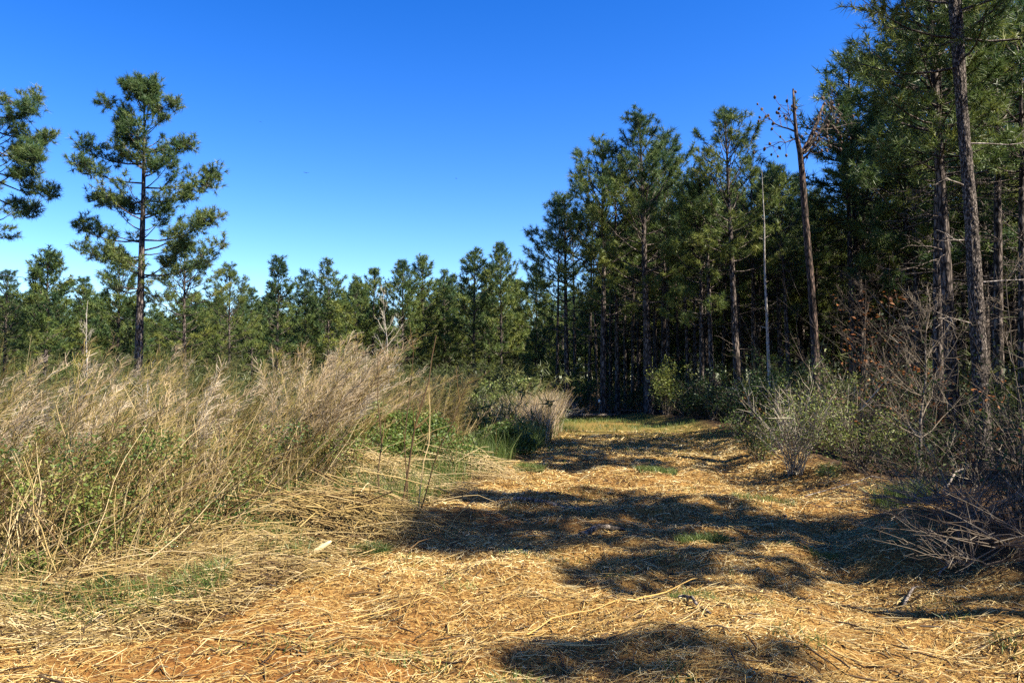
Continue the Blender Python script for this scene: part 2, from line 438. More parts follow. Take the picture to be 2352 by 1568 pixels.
    for k in range(dead):
        zc = rng.uniform(.25, 1.) ** .6 * cb
        b, rb = on_axis(zc); az = rng.uniform(0, 2 * np.pi); L = rng.uniform(.3, 1.5) * min(1, CR / 2)
        hd = np.array([math.cos(az), math.sin(az), rng.uniform(-.35, .35)])
        s = np.linspace(0, 1, 5)[:, None]
        P = b + hd * L * s + np.array([0, 0, 1]) * rng.uniform(-.25, .1) * L * s ** 2 + np.cumsum(rng.normal(0, .03, (5, 3)), 0) * s
        DP.append(P); DR.append(np.linspace(.014, .004, 5))
        for j in range(rng.integers(2, 6)):
            s_ = rng.uniform(.3, 1)
            p0 = np.array([np.interp(s_, s[:, 0], P[:, i]) for i in range(3)])
            d = nrm(hd + rng.normal(0, .6, 3)); l = rng.uniform(.15, .5)
            D2.append([p0, p0 + d * l * .5, p0 + d * l + rng.normal(0, .04, 3)]); D2R.append([.006, .005, .003])
    if DP:
        tubes(tr, np.array(DP), np.array(DR), 3, .5); tubes(tr, np.array(D2), np.array(D2R), 3, .5)
    C = np.array(C); TT = np.array(TT) - shade  # shade darkens the needle tint of the whole crown, in place of shadow
    needles(cr, C, np.array(A, float), rng, nn, nl, nw, TT, .62)
    return tr, cr

PROTO = {}
def proto(kind, v):
    key = (kind, v)
    if key not in PROTO:
        s = 100 + 17 * v
        if kind == 'edge':     p = pine(s, 10, 3.8, 2.25, .125, whorl=.42, nn=26, nl=.23, nw=.0185, ntuft=1.45, tipw=.42, el=(8, 66))
        elif kind == 'inner':  p = pine(s + 300, 10, 6.1, 1.55, .105, whorl=.44, nn=17, nl=.22, nw=.022, dead=30, ntuft=1.15, K=16)
        elif kind == 'caster': p = pine(s + 1500, 10, 6.6, 1.5, .11, whorl=.32, nn=26, nl=.24, nw=.028, dead=6, ntuft=1.7)
        elif kind == 'slim':   p = pine(s + 1800, 10, 7.4, 1.15, .095, whorl=.45, nn=16, nl=.22, nw=.022, dead=26, ntuft=1.1, K=16)
        elif kind == 'top':    p = pine(s + 1200, 10, 8.1, .8, .09, whorl=.34, nn=22, nl=.23, nw=.026, dead=4, ntuft=1.5)
        elif kind == 'young':  p = pine(s + 600, 10, 2.0, 2.5, .15, whorl=.45, nn=20, nl=.30, nw=.036, ntuft=1.2)
        elif kind == 'far':    p = pine(s + 900, 10, 3.0, 2.1, .12, whorl=.42, nn=16, nl=.28, nw=.038, ntuft=1.2, sides=6, dead=8)
        PROTO[key] = (p[0].mesh('trunk', M['bark'], True), p[1].mesh('crown', M['needle']))
    return PROTO[key]
def plant_pine(meshes, x, y, s, rz, label, group, sxy=1.0, name='pine_tree', tilt=(0, 0)):
    t = empty(name, (x, y, G(x, y) - .02), rz)
    t.rotation_euler = (tilt[0], tilt[1], rz); t.scale = (s * sxy, s * sxy, s)
    tag(t, label, 'pine tree', group)
    for nm, me in zip(('trunk', 'crown'), meshes):
        o = bpy.data.objects.new(nm, me); COL.objects.link(o); o.parent = t
    return t
def hero_pine(x, y, label, group, bark='bark', needle='needle', **kw):
    tr, cr = pine(**kw)
    return plant_pine((tr.mesh('trunk', M[bark], True), cr.mesh('crown', M[needle])), x, y, 1, 0, label, group)
def top_h(py, Yd): return at(1176, py, Yd)[2]

GE, GT, GL = 'pines along the right edge of the trail', 'pines of the tree line across the clearing', 'pines standing on the left'
# the lone pine over the weeds at the left: wide open tiers
Yd = 28.0
hero_pine(gx(318, Yd), Yd, 'tall lone pine with open tiered branches rising above the dry weeds', GL, needle='needle_lone', seed=11, H=top_h(192, Yd) - .5, cb=4.7, CR=2.75, r0=.17,
          whorl=.46, nb=(3, 4), nn=28, nl=.20, nw=.0195, ntuft=1.5, keep=.85, sides=12, dead=8, el=(0, 58), tipw=.6, prof=lambda t: .44 * (1 - t ** 3) + .12,
          boughs=[(at(318, a_, Yd)[2], (b_ - 318) / F * Yd, (a_ - c_) / F * Yd) for a_, b_, c_ in [(300, 238, 245), (330, 255, 290), (385, 165, 338), (430, 185, 395), (470, 182, 452), (560, 150, 530), (605, 195, 585), (275, 384, 250), (350, 425, 335), (440, 466, 385),
                  (470, 455, 432), (510, 400, 470), (560, 515, 520), (585, 440, 505), (640, 545, 588), (650, 420, 575), (260, 290, 215), (255, 350, 210), (225, 275, 212), (225, 340, 228), (235, 318, 200), (395, 260, 350), (415, 385, 385), (350, 255, 320), (500, 235, 470), (640, 255, 600)]])
hero_pine(gx(-66, Yd), Yd + .6, 'pine cut by the left edge of the photo, only its right boughs showing', GL, needle='needle_lone', seed=12, H=top_h(190, Yd) - .3, cb=6.7, CR=1.9, r0=.16,
          whorl=.44, nn=28, nl=.22, nw=.018, ntuft=1.5, keep=.7, tipw=.5, sides=10, el=(0, 52),
          boughs=[(at(0, a_, Yd)[2], (b_ + 66) / F * Yd, (a_ - c_) / F * Yd) for a_, b_, c_ in [(330, 82, 375), (290, 60, 305), (260, 40, 245), (400, 70, 440), (440, 30, 480), (350, 40, 340), (230, 20, 205), (385, 50, 400)]])
# explicit pines: (kind, variant, px of the trunk, top row, distance, girth, label, group)
LIST = [
 ('young', 0, 105, 565, 38, 1.00, 'broad dense dark pine left of the lone pine, its crown knobbly', GL),
 ('edge', 1, 10, 615, 40, 1.1, 'lower pine at the far left below the cut-off boughs', GL),
 ('far', 2, 190, 625, 44, 1.0, 'small pine filling the gap between the broad dense pine and the lone pine', GL),
 ('young', 1, 270, 565, 40, .85, 'dark bushy pine standing right behind the trunk of the lone pine', GL),
 ('edge', 2, 425, 545, 39, 1.15, 'pine with yellowish crown overlapping the right boughs of the lone pine', GL),
 ('edge', 3, 528, 598, 43, .95, 'pine with a pale thin trunk, first to the right of the lone pine boughs', GL),
 ('far', 0, 580, 655, 50, .8, 'short slim pine in the dip of the tree line', GT),
 ('far', 1, 635, 585, 52, 1.05, 'pointed cone-shaped pine on the left of the far tree line', GT),
 ('far', 2, 700, 612, 55, .85, 'lower pine just right of the pointed cone-shaped one', GT),
 ('far', 3, 755, 586, 53, 1.0, 'pine with a bushy spire behind the tallest tan plume', GT),
 ('far', 4, 820, 628, 56, .9, 'pine of middling height left of the white sapling', GT),
 ('far', 0, 855, 612, 58, .95, 'rounded pine rising over the top of the white sapling', GT),
 ('far', 5, 925, 592, 56, .95, 'dark pine just right of the white sapling', GT),
 ('far', 1, 972, 584, 58, 1.1, 'pine with two stacked puffs of foliage in mid tree line', GT),
 ('far', 3, 1022, 612, 60, .9, 'narrow pine in the small notch of the far tree line', GT),
 ('far', 4, 1088, 566, 56, 1.1, 'tall broad pine near the right end of the far tree line', GT),
 ('far', 2, 1122, 598, 60, .9, 'half-hidden pine between the two tallest of the far tree line', GT),
 ('far', 5, 1152, 552, 55, .85, 'slender spire-topped pine, last of the far tree line', GT),
 ('far', 0, 1192, 640, 62, 1.0, 'low pine in the notch between the far tree line and the stepped-up pine', GT),
 ('far', 3, 1232, 598, 57, 1.1, 'pine in the notch leaning against the stepped-up pine', GT),
 ('edge', 1, 2090, 40, 31, 1.2, 'dark pine in the huge crown mass, left of its middle', GE),
 ('edge', 3, 2262, -20, 30, 1.2, 'dark pine behind the biggest trunk, seen on its right', GE),
 ('edge', 2, 2110, 170, 29, 1.1, 'pine low in the huge crown mass, between its trunks', GE),
 ('edge', 4, 1302, 443, 36, 1.1, 'shorter pine stepping up from the far tree line to the tall ones', GE),
 ('edge', 0, 1385, 318, 34, 1.05, 'tall pine left of the tallest at the end of the trail', GE),
 ('inner', 1, 1418, 392, 36, 1.2, 'straight dark trunk beside the small pale tag at trail end', GE),
 ('edge', 3, 1522, 300, 38, 1.0, 'pine whose crown shows right behind the tallest at trail end', GE),
 ('inner', 2, 1483, 425, 34.5, 1.1, 'leaning pine trunk crowding the tallest at trail end', GE),
 ('edge', 2, 1612, 395, 31, .95, 'left one of the twin dark trunks', GE),
 ('inner', 3, 1636, 360, 30.5, 1.15, 'right one of the twin dark trunks', GE),
 ('inner', 0, 1732, 345, 33, 1.1, 'thin grey-lit pine just left of the bare silver pole', GE),
 ('inner', 4, 1815, 380, 31, 1.1, 'grey-lit pine between the bare silver pole and the broken snag', GE),
 ('edge', 5, 1795, 372, 36, 1.1, 'pine crown filling the space behind the broken snag', GE),
 ('edge', 0, 1990, 300, 35, 1.0, 'dark pine to the right of the broken snag, lower than the huge crown', GE),
 ('inner', 5, 1958, 190, 32, 1.3, 'mossy-lit pine trunk behind the leafless bushes', GE),
 ('inner', 1, 1985, 110, 33, 1.3, 'thin dark trunk close beside the mossy-lit one', GE),
 ('inner', 2, 2290, -40, 19, 1.25, 'pine trunk right of the biggest trunk with sky behind it', GE),
 ('inner', 3, 2344, -20, 17, 1.1, 'slim trunk cut by the right edge of the photo', GE),
 ('inner', 4, 2152, -60, 17, 1.2, 'dark pine trunk second to the left of the biggest trunk', GE),
]
rng = np.random.default_rng(77)
for kind, v, px, ty, Yd, girth, label, grp in LIST:
    x = gx(px, Yd)
    hh = top_h(ty, Yd) - G(x, Yd) - .3
    plant_pine(proto(kind, v), x, Yd, hh / 10, rng.uniform(0, 6.28), label, grp, girth * (10 / hh) ** .25, tilt=(rng.normal(0, .012), rng.normal(0, .012)))
Yd = 33.0
hero_pine(gx(1492, Yd), Yd, 'tallest pine at the end of the trail, with a two-peaked crown', GE, seed=21, H=top_h(254, Yd) - .45, cb=4.6, CR=2.5, r0=.19, lean=(-.30, 0),
          whorl=.42, nn=26, nl=.22, nw=.020, ntuft=1.5, sides=12, dead=10, tipw=.42, el=(8, 64))
Yd = 30.0
hero_pine(gx(1697, Yd), Yd, 'tall pine with upturned candle-like tips left of the broken snag', GE, seed=22, H=top_h(247, Yd) - .3, cb=5.6, CR=2.3, r0=.16, lean=(-.45, 0),
          whorl=.42, nn=26, nl=.22, nw=.020, ntuft=1.4, tipw=.42, sides=12, dead=14, el=(8, 70), keep=.9)
Yd = 15.9
hero_pine(gx(2192, Yd), Yd, 'pine with a huge dark crown, its trunk just left of the biggest trunk', GE, seed=23, shade=.12, H=12.9, cb=5.7, CR=1.95, r0=.135, lean=(-.35, .2),  # needles tinted darker to stand in for shade on this crown
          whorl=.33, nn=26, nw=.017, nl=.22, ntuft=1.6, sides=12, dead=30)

# the biggest trunk: bark in plates
def plated_trunk(seed, H, r0, lean, up_to):
    rng = np.random.default_rng(seed)
    ns, nz = 44, 330
    th = np.arange(ns) / ns * 2 * np.pi
    z = np.linspace(-.15, up_to, nz)
    r = r0 * (1 - np.clip(z, 0, None) / H * .9) ** .8 + .07 * np.exp(-np.clip(z, 0, None) / .25)
    TH, ZZ = np.meshgrid(th, z); RR = np.repeat(r[:, None], ns, 1)
    circ = 2 * np.pi * r0
    nc = 900
    cu, cz = rng.uniform(0, circ, nc), rng.uniform(-.3, up_to + .2, nc)
    cu = np.concatenate([cu, cu - circ, cu + circ]); cz = np.concatenate([cz] * 3)
    hh = np.tile(rng.uniform(.6, 1.2, nc), 3)
    u = TH * r0
    disp = np.zeros_like(TH)
    for i in range(nz):
        near = np.abs(cz - z[i]) < .5
        d = np.hypot((u[i][:, None] - cu[near][None]) * 1.9, (z[i] - cz[near])[None] * .8)
        o = np.argsort(d, 1)[:, :2]
        f = np.take_along_axis(d, o, 1)
        disp[i] = np.clip((f[:, 1] - f[:, 0]) / .045, 0, 1) * hh[near][o[:, 0]]
    RR = RR + disp * .016 + rng.normal(0, .0015, RR.shape)
    ax = lean[0] * (z / H) + .05 * np.sin(z * .5); ay = lean[1] * (z / H)
    v = np.stack([RR * np.cos(TH) + ax[:, None], RR * np.sin(TH) + ay[:, None], ZZ], -1)
    idx = np.arange(ns * nz).reshape(nz, ns)
    q = np.stack([idx[:-1], np.roll(idx, -1, 1)[:-1], np.roll(idx, -1, 1)[1:], idx[1:]], -1).reshape(-1, 4)
    g = Geo(); g.add(v.reshape(-1, 3), q, None, .5)
    return g
Yd = 14.4
x0 = gx(2254, Yd)
tr, cr = pine(seed=24, shade=.1, H=15, cb=7.4, CR=2.9, r0=.115, lean=(-.5, 0), whorl=.48, nn=26, nw=.016, ntuft=1.3, sides=10, dead=0, el=(5, 50), keep=.85)  # shade painted into this crown too, by a darker needle tint
tr2 = plated_trunk(3, 15, .128, (-.5, 0), 11)
tr2.merge(tr)
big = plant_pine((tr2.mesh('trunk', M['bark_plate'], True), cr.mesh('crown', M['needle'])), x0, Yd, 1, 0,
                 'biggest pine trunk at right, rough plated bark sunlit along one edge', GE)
rng = np.random.default_rng(31)
for k, (z, az, L) in enumerate([(5.1, 3.5, .55), (4.1, 2.9, .45), (3.35, 6.1, .9), (5.9, .3, 1.1), (2.6, 3.3, .8)]):
    d = Geo(); s = np.linspace(0, 1, 6)[:, None]
    hd = np.array([math.cos(az), math.sin(az) * .4 - .3, rng.uniform(-.1, .3)])
    P = np.array([-.5 * z / 15, 0, z]) + hd * (.1 + L * s) + np.cumsum(rng.normal(0, .025, (6, 3)), 0) * s
    tubes(d, P, np.linspace(.018, .005, 6)[None], 5, .5)
    TP = [[P[3], P[3] + nrm(hd + rng.normal(0, .6, 3)) * .2, P[3] + nrm(hd + rng.normal(0, .6, 3)) * .35] for _ in range(3)]
    tubes(d, np.array(TP), np.array([[.006, .005, .003]] * 3), 3, .5)
    d.build('dead_branch', M['bark_pale'], big)

# pines deeper in the woods, right of the trail and behind its end
rng = np.random.default_rng(8)
placed = [(gx(l[2], l[4]), l[4]) for l in LIST] + [(x0, 14.4), (gx(2192, 15.9), 15.9), (gx(1492, 33), 33), (gx(1697, 30), 30)]
nd = 0
for _ in range(4000):
    y = rng.uniform(18, 62); x = rng.uniform(1.5, 48)
    px = 1176 + F * x / y
    if px > 2440 or x < br(y) + .8 + (2.5 if y > 33 else 0): continue
    if px > 1980 and y < 22 and rng.random() < .5: continue
    if 5.5 < x < 14.5 and 19 < y < 31: continue
    if min(math.hypot(x - a, y - b) for a, b in placed) < 1.55 + .012 * y: continue
    if y > 34 and 1200 < px < 2100 and rng.random() < .72: continue
    placed.append((x, y)); nd += 1
    near = y < 38
    kind = 'inner' if (near and rng.random() < .75) else 'far' if y > 46 else 'edge'
    v = int(rng.integers(0, 6))
    limit = np.interp(px, [1176, 1300, 1380, 1600, 1700, 1890, 1960, 2440], [600, 520, 450, 430, 430, 440, 220, -300])
    hmax = top_h(limit, y)
    hh = min(rng.uniform(9.5, 13), max(hmax, 6))
    deep = 'slender pine among many deep in the shaded woods right of the trail' if px > 1600 else 'slender pine among many in the woods behind the trail end'
    plant_pine(proto(kind, v), x, y, hh / 10, rng.uniform(0, 6.28), deep, 'pines deep in the woods right of the trail' if px > 1600 else 'pines in the woods behind the trail end', rng.uniform(.9, 1.15), tilt=(rng.normal(0, .02), rng.normal(0, .02)))
    if nd >= 100: break
for k, (px, Yd, ty, w_, lab) in enumerate([(1345, 44, 720, 1.1, 'bushy young pine between the stepped-up pine and the marker stake'), (1395, 47, 690, 1.0, 'bushy young pine showing between the two trunks nearest the marker stake'),
        (1262, 46, 730, 1.1, 'young pine left of the stepped-up pine, over the tan bunch grass'), (1440, 50, 700, 1.0, 'narrow young pine just left of the leaning trunk at trail end'),
        (1555, 44, 720, 1.0, 'young pine right of the tallest pine, left of the twin trunks'), (1230, 41, 760, 1.2, 'low spreading young pine beside the last of the far tree line'),
        (1660, 43, 740, 1.1, 'young pine filling the space right of the twin trunks'), (1800, 40, 760, 1.1, 'young pine behind the bare silver pole and evergreen bushes'),
        (1330, 39, 840, 1.2, 'knee-to-head-high young pine over the grey fallen log'), (1570, 38, 830, 1.2, 'small young pine behind the bright yellow-green bush'), (1283, 52, 800, 1.3, 'low young pine seen through the gap left of the stepped-up pine trunk')]):
    x = gx(px, Yd); hh = top_h(ty, Yd)
    plant_pine(proto('young', k % 4), x, Yd, hh / 10, k * 1.7, lab, 'young pines behind the trail end', w_)
rng = np.random.default_rng(19)
for k in range(22):                      # slim stems standing close together
    px = [1278, 1322, 1352, 1372, 1402, 1436, 1452, 1512, 1532, 1562, 1582, 1658, 1676, 1712, 1746, 1776, 1842, 1864, 1912, 1932, 2010, 2040][k]
    Yd = rng.uniform(34, 44); x = gx(px, Yd)
    plant_pine(proto('slim', k % 3), x, Yd, rng.uniform(.88, 1.05), rng.uniform(0, 6.28), 'slim straight pine stem among many close together behind the trail-side pines', 'slim pine stems behind the trail-side pines', rng.uniform(.85, 1.25), tilt=(rng.normal(0, .02), rng.normal(0, .02)))
# pines at the right of the camera: they throw the bands of shade over the trail
for k, (x, y, hh, kd, v) in enumerate([(8.1, 4.25, 10.6, 'caster', 0), (7.95, 1.0, 9.3, 'top', 0), (9.05, 6.25, 11.0, 'caster', 1), (10.6, 5.25, 10.6, 'caster', 2), (9.65, 11.85, 11.5, 'caster', 2), (12.1, 2.9, 10.4, 'caster', 1), (12.7, 4.65, 11.2, 'caster', 0)]):
    plant_pine(proto(kd, v), x, y, hh / 10, k * 1.3, 'roadside pine beside the camera, throwing shade over the trail', 'roadside pines out of view on the right')

# far woods behind the counted trees, plus unseen pines at right for shade
def instancer(name, pts, rots, scl, idx, protos):
    coll = bpy.data.collections.new(name + ' parts')
    for k, (a, b) in enumerate(protos):
        g_ = bpy.data.objects.new('%02d' % k, a.copy()); coll.objects.link(g_)
        bm_ = __import__('bmesh').new(); bm_.from_mesh(a); n0 = len(bm_.faces); bm_.from_mesh(b)
        bm_.faces.ensure_lookup_table()
        for f in bm_.faces[n0:]: f.material_index = 1
        bm_.to_mesh(g_.data); bm_.free(); g_.data.materials.append(b.materials[0])
    me = bpy.data.meshes.new(name)
    me.from_pydata([tuple(p) for p in pts], [], [])
    for nm, ty, arr in (('rz', 'FLOAT', rots), ('sc', 'FLOAT', scl), ('ix', 'INT', idx)):
        a = me.attributes.new(nm, ty, 'POINT'); a.data.foreach_set('value', np.asarray(arr, np.int32 if ty == 'INT' else np.float32))
    o = bpy.data.objects.new(name, me); COL.objects.link(o)
    ng = bpy.data.node_groups.new(name, 'GeometryNodeTree')
    ng.interface.new_socket('Geometry', in_out='INPUT', socket_type='NodeSocketGeometry')
    ng.interface.new_socket('Geometry', in_out='OUTPUT', socket_type='NodeSocketGeometry')
    N = ng.nodes.new; Lk = ng.links.new
    gi, go_ = N('NodeGroupInput'), N('NodeGroupOutput')
    ci = N('GeometryNodeCollectionInfo'); ci.inputs['Collection'].default_value = coll
    ci.inputs['Separate Children'].default_value = True; ci.inputs['Reset Children'].default_value = True
    ip = N('GeometryNodeInstanceOnPoints'); ip.inputs['Pick Instance'].default_value = True
    def attr(nm, ty):
        a = N('GeometryNodeInputNamedAttribute'); a.data_type = ty; a.inputs['Name'].default_value = nm
        return a.outputs['Attribute']
    cx = N('ShaderNodeCombineXYZ'); Lk(attr('rz', 'FLOAT'), cx.inputs[2])
    Lk(gi.outputs[0], ip.inputs['Points']); Lk(ci.outputs[0], ip.inputs['Instance'])
    Lk(attr('ix', 'INT'), ip.inputs['Instance Index']); Lk(cx.outputs[0], ip.inputs['Rotation']); Lk(attr('sc', 'FLOAT'), ip.inputs['Scale'])
    Lk(ip.outputs[0], go_.inputs[0])
    md = o.modifiers.new('scatter', 'NODES'); md.node_group = ng
    return o
rng = np.random.default_rng(9)
pts, sc = [], []
for _ in range(16000):
    y = rng.uniform(-30, 130); x = rng.uniform(-95, 95)
    right = x > 13.5 + max(0, (y - 14)) * .55 or (x > 15 and y < 14)
    px = 1176 + F * x / max(y, .5)
    if y < 14:
        if not (x > 15.5): continue
    elif right and px > 2470: pass
    elif y > 62: pass
    else: continue
    if 1180 < px < 1960 and y < 85 and y > 14: continue
    if pts and np.min(np.hypot(np.array(pts)[:, 0] - x, np.array(pts)[:, 1] - y)) < (3.1 if px > 1230 and y > 14 and px < 2470 else 1.75): continue
    pts.append((x, y, G(x, y)))
    if px > 2470 or y < 14: hh = rng.uniform(12.5, 15.5) if x > 16.5 and y > 4 else rng.uniform(9.5, 12)  # unseen pines at right, raised farther out to shade the right-hand crowns
    elif px > 1250: hh = rng.uniform(9, 12)
    else: hh = min(rng.uniform(7.5, 10), top_h(np.interp(px, [-200, 300, 600, 1100], [660, 680, 670, 640]), y))
    sc.append(hh / 10)
    if len(pts) >= 950: break
n = len(pts)
o = instancer('pine_woods', pts, rng.uniform(0, 6.28, n), sc, rng.integers(0, 9, n), [proto('far', k) for k in range(6)] + [proto('young', k) for k in range(3)])
tag(o, 'dark mass of pine woods beyond the counted trees and unseen at the right', kind='stuff')

# ------------------------------------------------------------------ broken snag with cones, silver pole, pale saplings
def poly(a, b, k, rng, w):
    s = np.linspace(0, 1, k)[:, None]
    return np.asarray(a) + (np.asarray(b) - np.asarray(a)) * s + np.cumsum(rng.normal(0, w, (k, 3)), 0) * np.sin(s * np.pi)
Yd = 22.0
base = np.array([gx(1876, Yd), Yd, 0.]); base[2] = G(base[0], Yd)
snag = empty('broken_pine_snag', base)
tag(snag, 'dead pine snag with broken top and bare cone-hung branches', 'dead tree')
L_ = lambda px, py, dy=0: at(px, py, Yd + dy) - base
rng = np.random.default_rng(41)
g = Geo()
tp = np.array([[0, 0, -.1], L_(1872, 780), L_(1862, 640), L_(1850, 500), L_(1843, 400), L_(1838, 350), L_(1829, 310), L_(1824, 250), L_(1822, 204)])
tubes(g, tp, np.array([[.13, .105, .097, .089, .083, .077, .052, .041, .024]]), 12, .5, cap=True)
fork = np.array([L_(1843, 352), L_(1858, 325), L_(1878, 278, .2), L_(1893, 237, .3)])
tubes(g, fork, np.array([[.07, .06, .045, .025]]), 8, .5, cap=True)
g.build('trunk', M['bark_red'], snag, True)
cones = []
for a, b, r in [((1826, 302), (1765, 272), .028), ((1828, 318), (1775, 335), .02), ((1850, 352), (1910, 282), .03), ((1852, 338), (1935, 262), .028), ((1868, 300), (1945, 286), .022),
                ((1845, 365), (1900, 305), .035), ((1824, 290), (1790, 240), .014), ((1895, 285), (1905, 235), .02), ((1860, 320), (1915, 330), .018)]:
    d = Geo(); dy = rng.uniform(-.6, .6)
    P = poly(L_(*a), L_(*b, dy), 6, rng, .035)
    tubes(d, P, np.linspace(r, .007, 6)[None], 5, .4)
    for j in range(11):
        s = rng.integers(1, 6)
        dd = nrm(nrm(P[-1] - P[0]) * .6 + rng.normal(0, .8, 3)) * rng.uniform(.2, .6)
        q = P[s] + np.array([[0, 0, 0], [.5, .5, .5], [1, 1, 1]]) * dd + np.array([0, 0, .1]) * np.array([[0], [.5], [1.6]]) * rng.uniform(-.6, 1)
        tubes(d, q, np.array([[.009, .007, .004]]), 3, .35)
        if rng.random() < .75: cones.append(q[-1])
    d.build('branch', M['twig'], snag)
cg = Geo()
for c in cones:
    s = rng.uniform(.03, .045)
    zz = np.linspace(-1, 1, 6)[:, None] * np.array([[rng.normal(0, .3), rng.normal(0, .3), 1]])
    tubes(cg, c + zz * s * 1.25, (s * np.sin(np.linspace(.25, 2.9, 6)))[None], 7, rng.random(), cap=True)
co = cg.build('pine_cones', M['cone'], snag); co['kind'] = 'stuff'

def bare_tree(seed, H, r0, lean, n_br, L, el, mat='twig', tint=.7, z0=.25, sub=6, wob=.006):
    rng = np.random.default_rng(seed)
    tr, tw = Geo(), Geo()
    K = 10; zz = np.linspace(0, 1, K)
    ax = np.stack([lean[0] * zz, lean[1] * zz, H * zz], -1) + np.cumsum(rng.normal(0, H * wob, (K, 3)) * [1, 1, 0], 0)
    ax[0, 2] -= .1
    tubes(tr, ax, np.maximum(r0 * (1 - zz * .92), .004)[None], 8, tint)
    P3, R3 = [], []
    for k in range(n_br):
        t = rng.uniform(z0, 1) ** .9; az = rng.uniform(0, 6.28)
        b = np.array([np.interp(t, zz, ax[:, i]) for i in range(3)])
        l = L * rng.uniform(.5, 1.2) * (1.15 - t * .8); e = R(rng.normal(el, 12))
        d = np.array([math.cos(az) * math.cos(e), math.sin(az) * math.cos(e), math.sin(e)])
        s = np.linspace(0, 1, 5)[:, None]
        P = b + d * l * s + np.array([0, 0, .18]) * l * s ** 2 + np.cumsum(rng.normal(0, .02 * l, (5, 3)), 0)
        tubes(tw, P, np.linspace(r0 * .28 * (1.1 - t) + .003, .003, 5)[None], 4, tint)
        for j in range(sub):
            s_ = rng.uniform(.25, 1); p0 = np.array([np.interp(s_, s[:, 0], P[:, i]) for i in range(3)])
            dd = nrm(d + rng.normal(0, .55, 3)) * l * rng.uniform(.2, .5)
            P3.append([p0, p0 + dd * .5 + rng.normal(0, .02, 3), p0 + dd + [0, 0, .05]]); R3.append([.004, .003, .002])
            for q in range(2):
                d3 = nrm(dd + rng.normal(0, .3, 3) * l) * l * rng.uniform(.1, .25)
                P3.append([p0 + dd * .6, p0 + dd * .6 + d3 * .5, p0 + dd * .6 + d3]); R3.append([.003, .0025, .0015])
    tubes(tw, np.array(P3), np.array(R3), 3, tint - .05)
    return tr, tw
def plant_bare(px, py_top, Yd, label, seed, mat, r0, lean_px=0, n_br=14, L=.8, el=40, tint=.7, name='bare_sapling', z0=.25, sub=6, group=None, cat='bare sapling', twm=None):
    x = gx(px, Yd); z = G(x, Yd)
    H = top_h(py_top, Yd) - z
    t = empty(name, (x, Yd, z))
    tag(t, label, cat, group)
    tr, tw = bare_tree(seed, H, r0, (lean_px / F * Yd, 0), n_br, L, el, tint=tint, z0=z0, sub=sub, wob=.0015 if name == 'dead_pole' else .006)
    tr.build('trunk', M[mat], t, True); tw.build('twigs', M[twm or 'twig'], t)['kind'] = 'stuff'
    return t
plant_bare(1768, 388, 27, 'bare silver dead pole standing beside the broken snag', 51, 'bark_birch', .075, -8, 7, .45, 15, .85, 'dead_pole', .3, 2, None, 'dead tree')
x, y = 7.4, 3.56
tr, tw = bare_tree(58, 9.2, .17, (.1, 0), 5, .35, 15, tint=.7, z0=.5, sub=1, wob=.002)  # crownless pole out of view, added to cast the long trunk shadow
t = empty('dead_pole', (x, y, G(x, y))); tag(t, 'unseen bare pole beside the camera, added to throw the long thin shadow at lower right', 'dead tree')
tr.build('trunk', M['bark_pale'], t, True); tw.build('twigs', M['twig'], t)['kind'] = 'stuff'
plant_bare(898, 672, 24, 'thin white-barked leafless sapling in front of the far tree line', 52, 'bark_birch', .032, -16, 22, 1.0, 48, .95, z0=.2)
plant_bare(202, 690, 22, 'small grey leafless sapling left of the lone pine', 53, 'bark_birch', .04, -8, 14, .6, 50, .9, z0=.35)
plant_bare(2098, 690, 11.6, 'crooked pale-stemmed leafless sapling left of the biggest trunk', 54, 'log', .030, 48, 26, 1.1, 35, .55, z0=.2, sub=9)
plant_bare(2322, 640, 9.5, 'thin reddish leafless sapling at the right, with pale broken limbs', 55, 'twig', .013, -18, 18, .9, 25, .5, z0=.15, sub=6)
plant_bare(1975, 640, 17, 'wide twiggy leafless young tree behind the sunlit bare shrub', 56, 'twig', .035, 10, 26, 1.5, 25, .38, z0=.15, sub=9)
plant_bare(325, 870, 11.0, 'forked weathered bare stem poking out of the tan weeds', 57, 'bark_birch', .02, 12, 5, .7, 40, .85, z0=.5, sub=3)

# ------------------------------------------------------------------ shrubs
def twig_shrub(g, base, n, h, spread, rng, tint=.6, r=.007, sub=7, up=1.0):
    s = np.linspace(0, 1, 6)[:, None]
    P6, R6, P3, R3 = [], [], [], []
    for k in range(n):
        az = rng.uniform(0, 6.28); l = h * rng.uniform(.6, 1.15)
        d = nrm(np.array([math.cos(az) * spread * rng.uniform(.2, 1), math.sin(az) * spread * rng.uniform(.2, 1), up]))
        P = base + rng.normal(0, .05, 3) * [1, 1, 0] + d * l * s + np.array([d[0], d[1], -.25]) * l * .3 * s ** 2 + np.cumsum(rng.normal(0, .02 * l, (6, 3)), 0)
        P6.append(P); R6.append(np.linspace(r, r * .3, 6))
        for j in range(sub):
            s_ = rng.uniform(.25, 1); p0 = np.array([np.interp(s_, s[:, 0], P[:, i]) for i in range(3)])
            dd = nrm(d + rng.normal(0, .5, 3)) * l * rng.uniform(.12, .38)
            P3.append([p0, p0 + dd * .5 + rng.normal(0, .015, 3), p0 + dd + [0, 0, .03]]); R3.append([r * .45, r * .35, r * .2])
            for q in range(2):
                d3 = nrm(dd * 3 + rng.normal(0, .5, 3)) * l * rng.uniform(.06, .16)
                P3.append([p0 + dd * .55, p0 + dd * .55 + d3 * .5, p0 + dd * .55 + d3]); R3.append([r * .3, r * .25, r * .15])
    tubes(g, np.array(P6), np.array(R6), 4, tint + rng.normal(0, .08, len(P6))); 
    ribbons(g, np.array(P3), np.array(R3) * 2, rng, tint + rng.normal(0, .1, len(P3)))
    return np.array(P3)[:, -1]
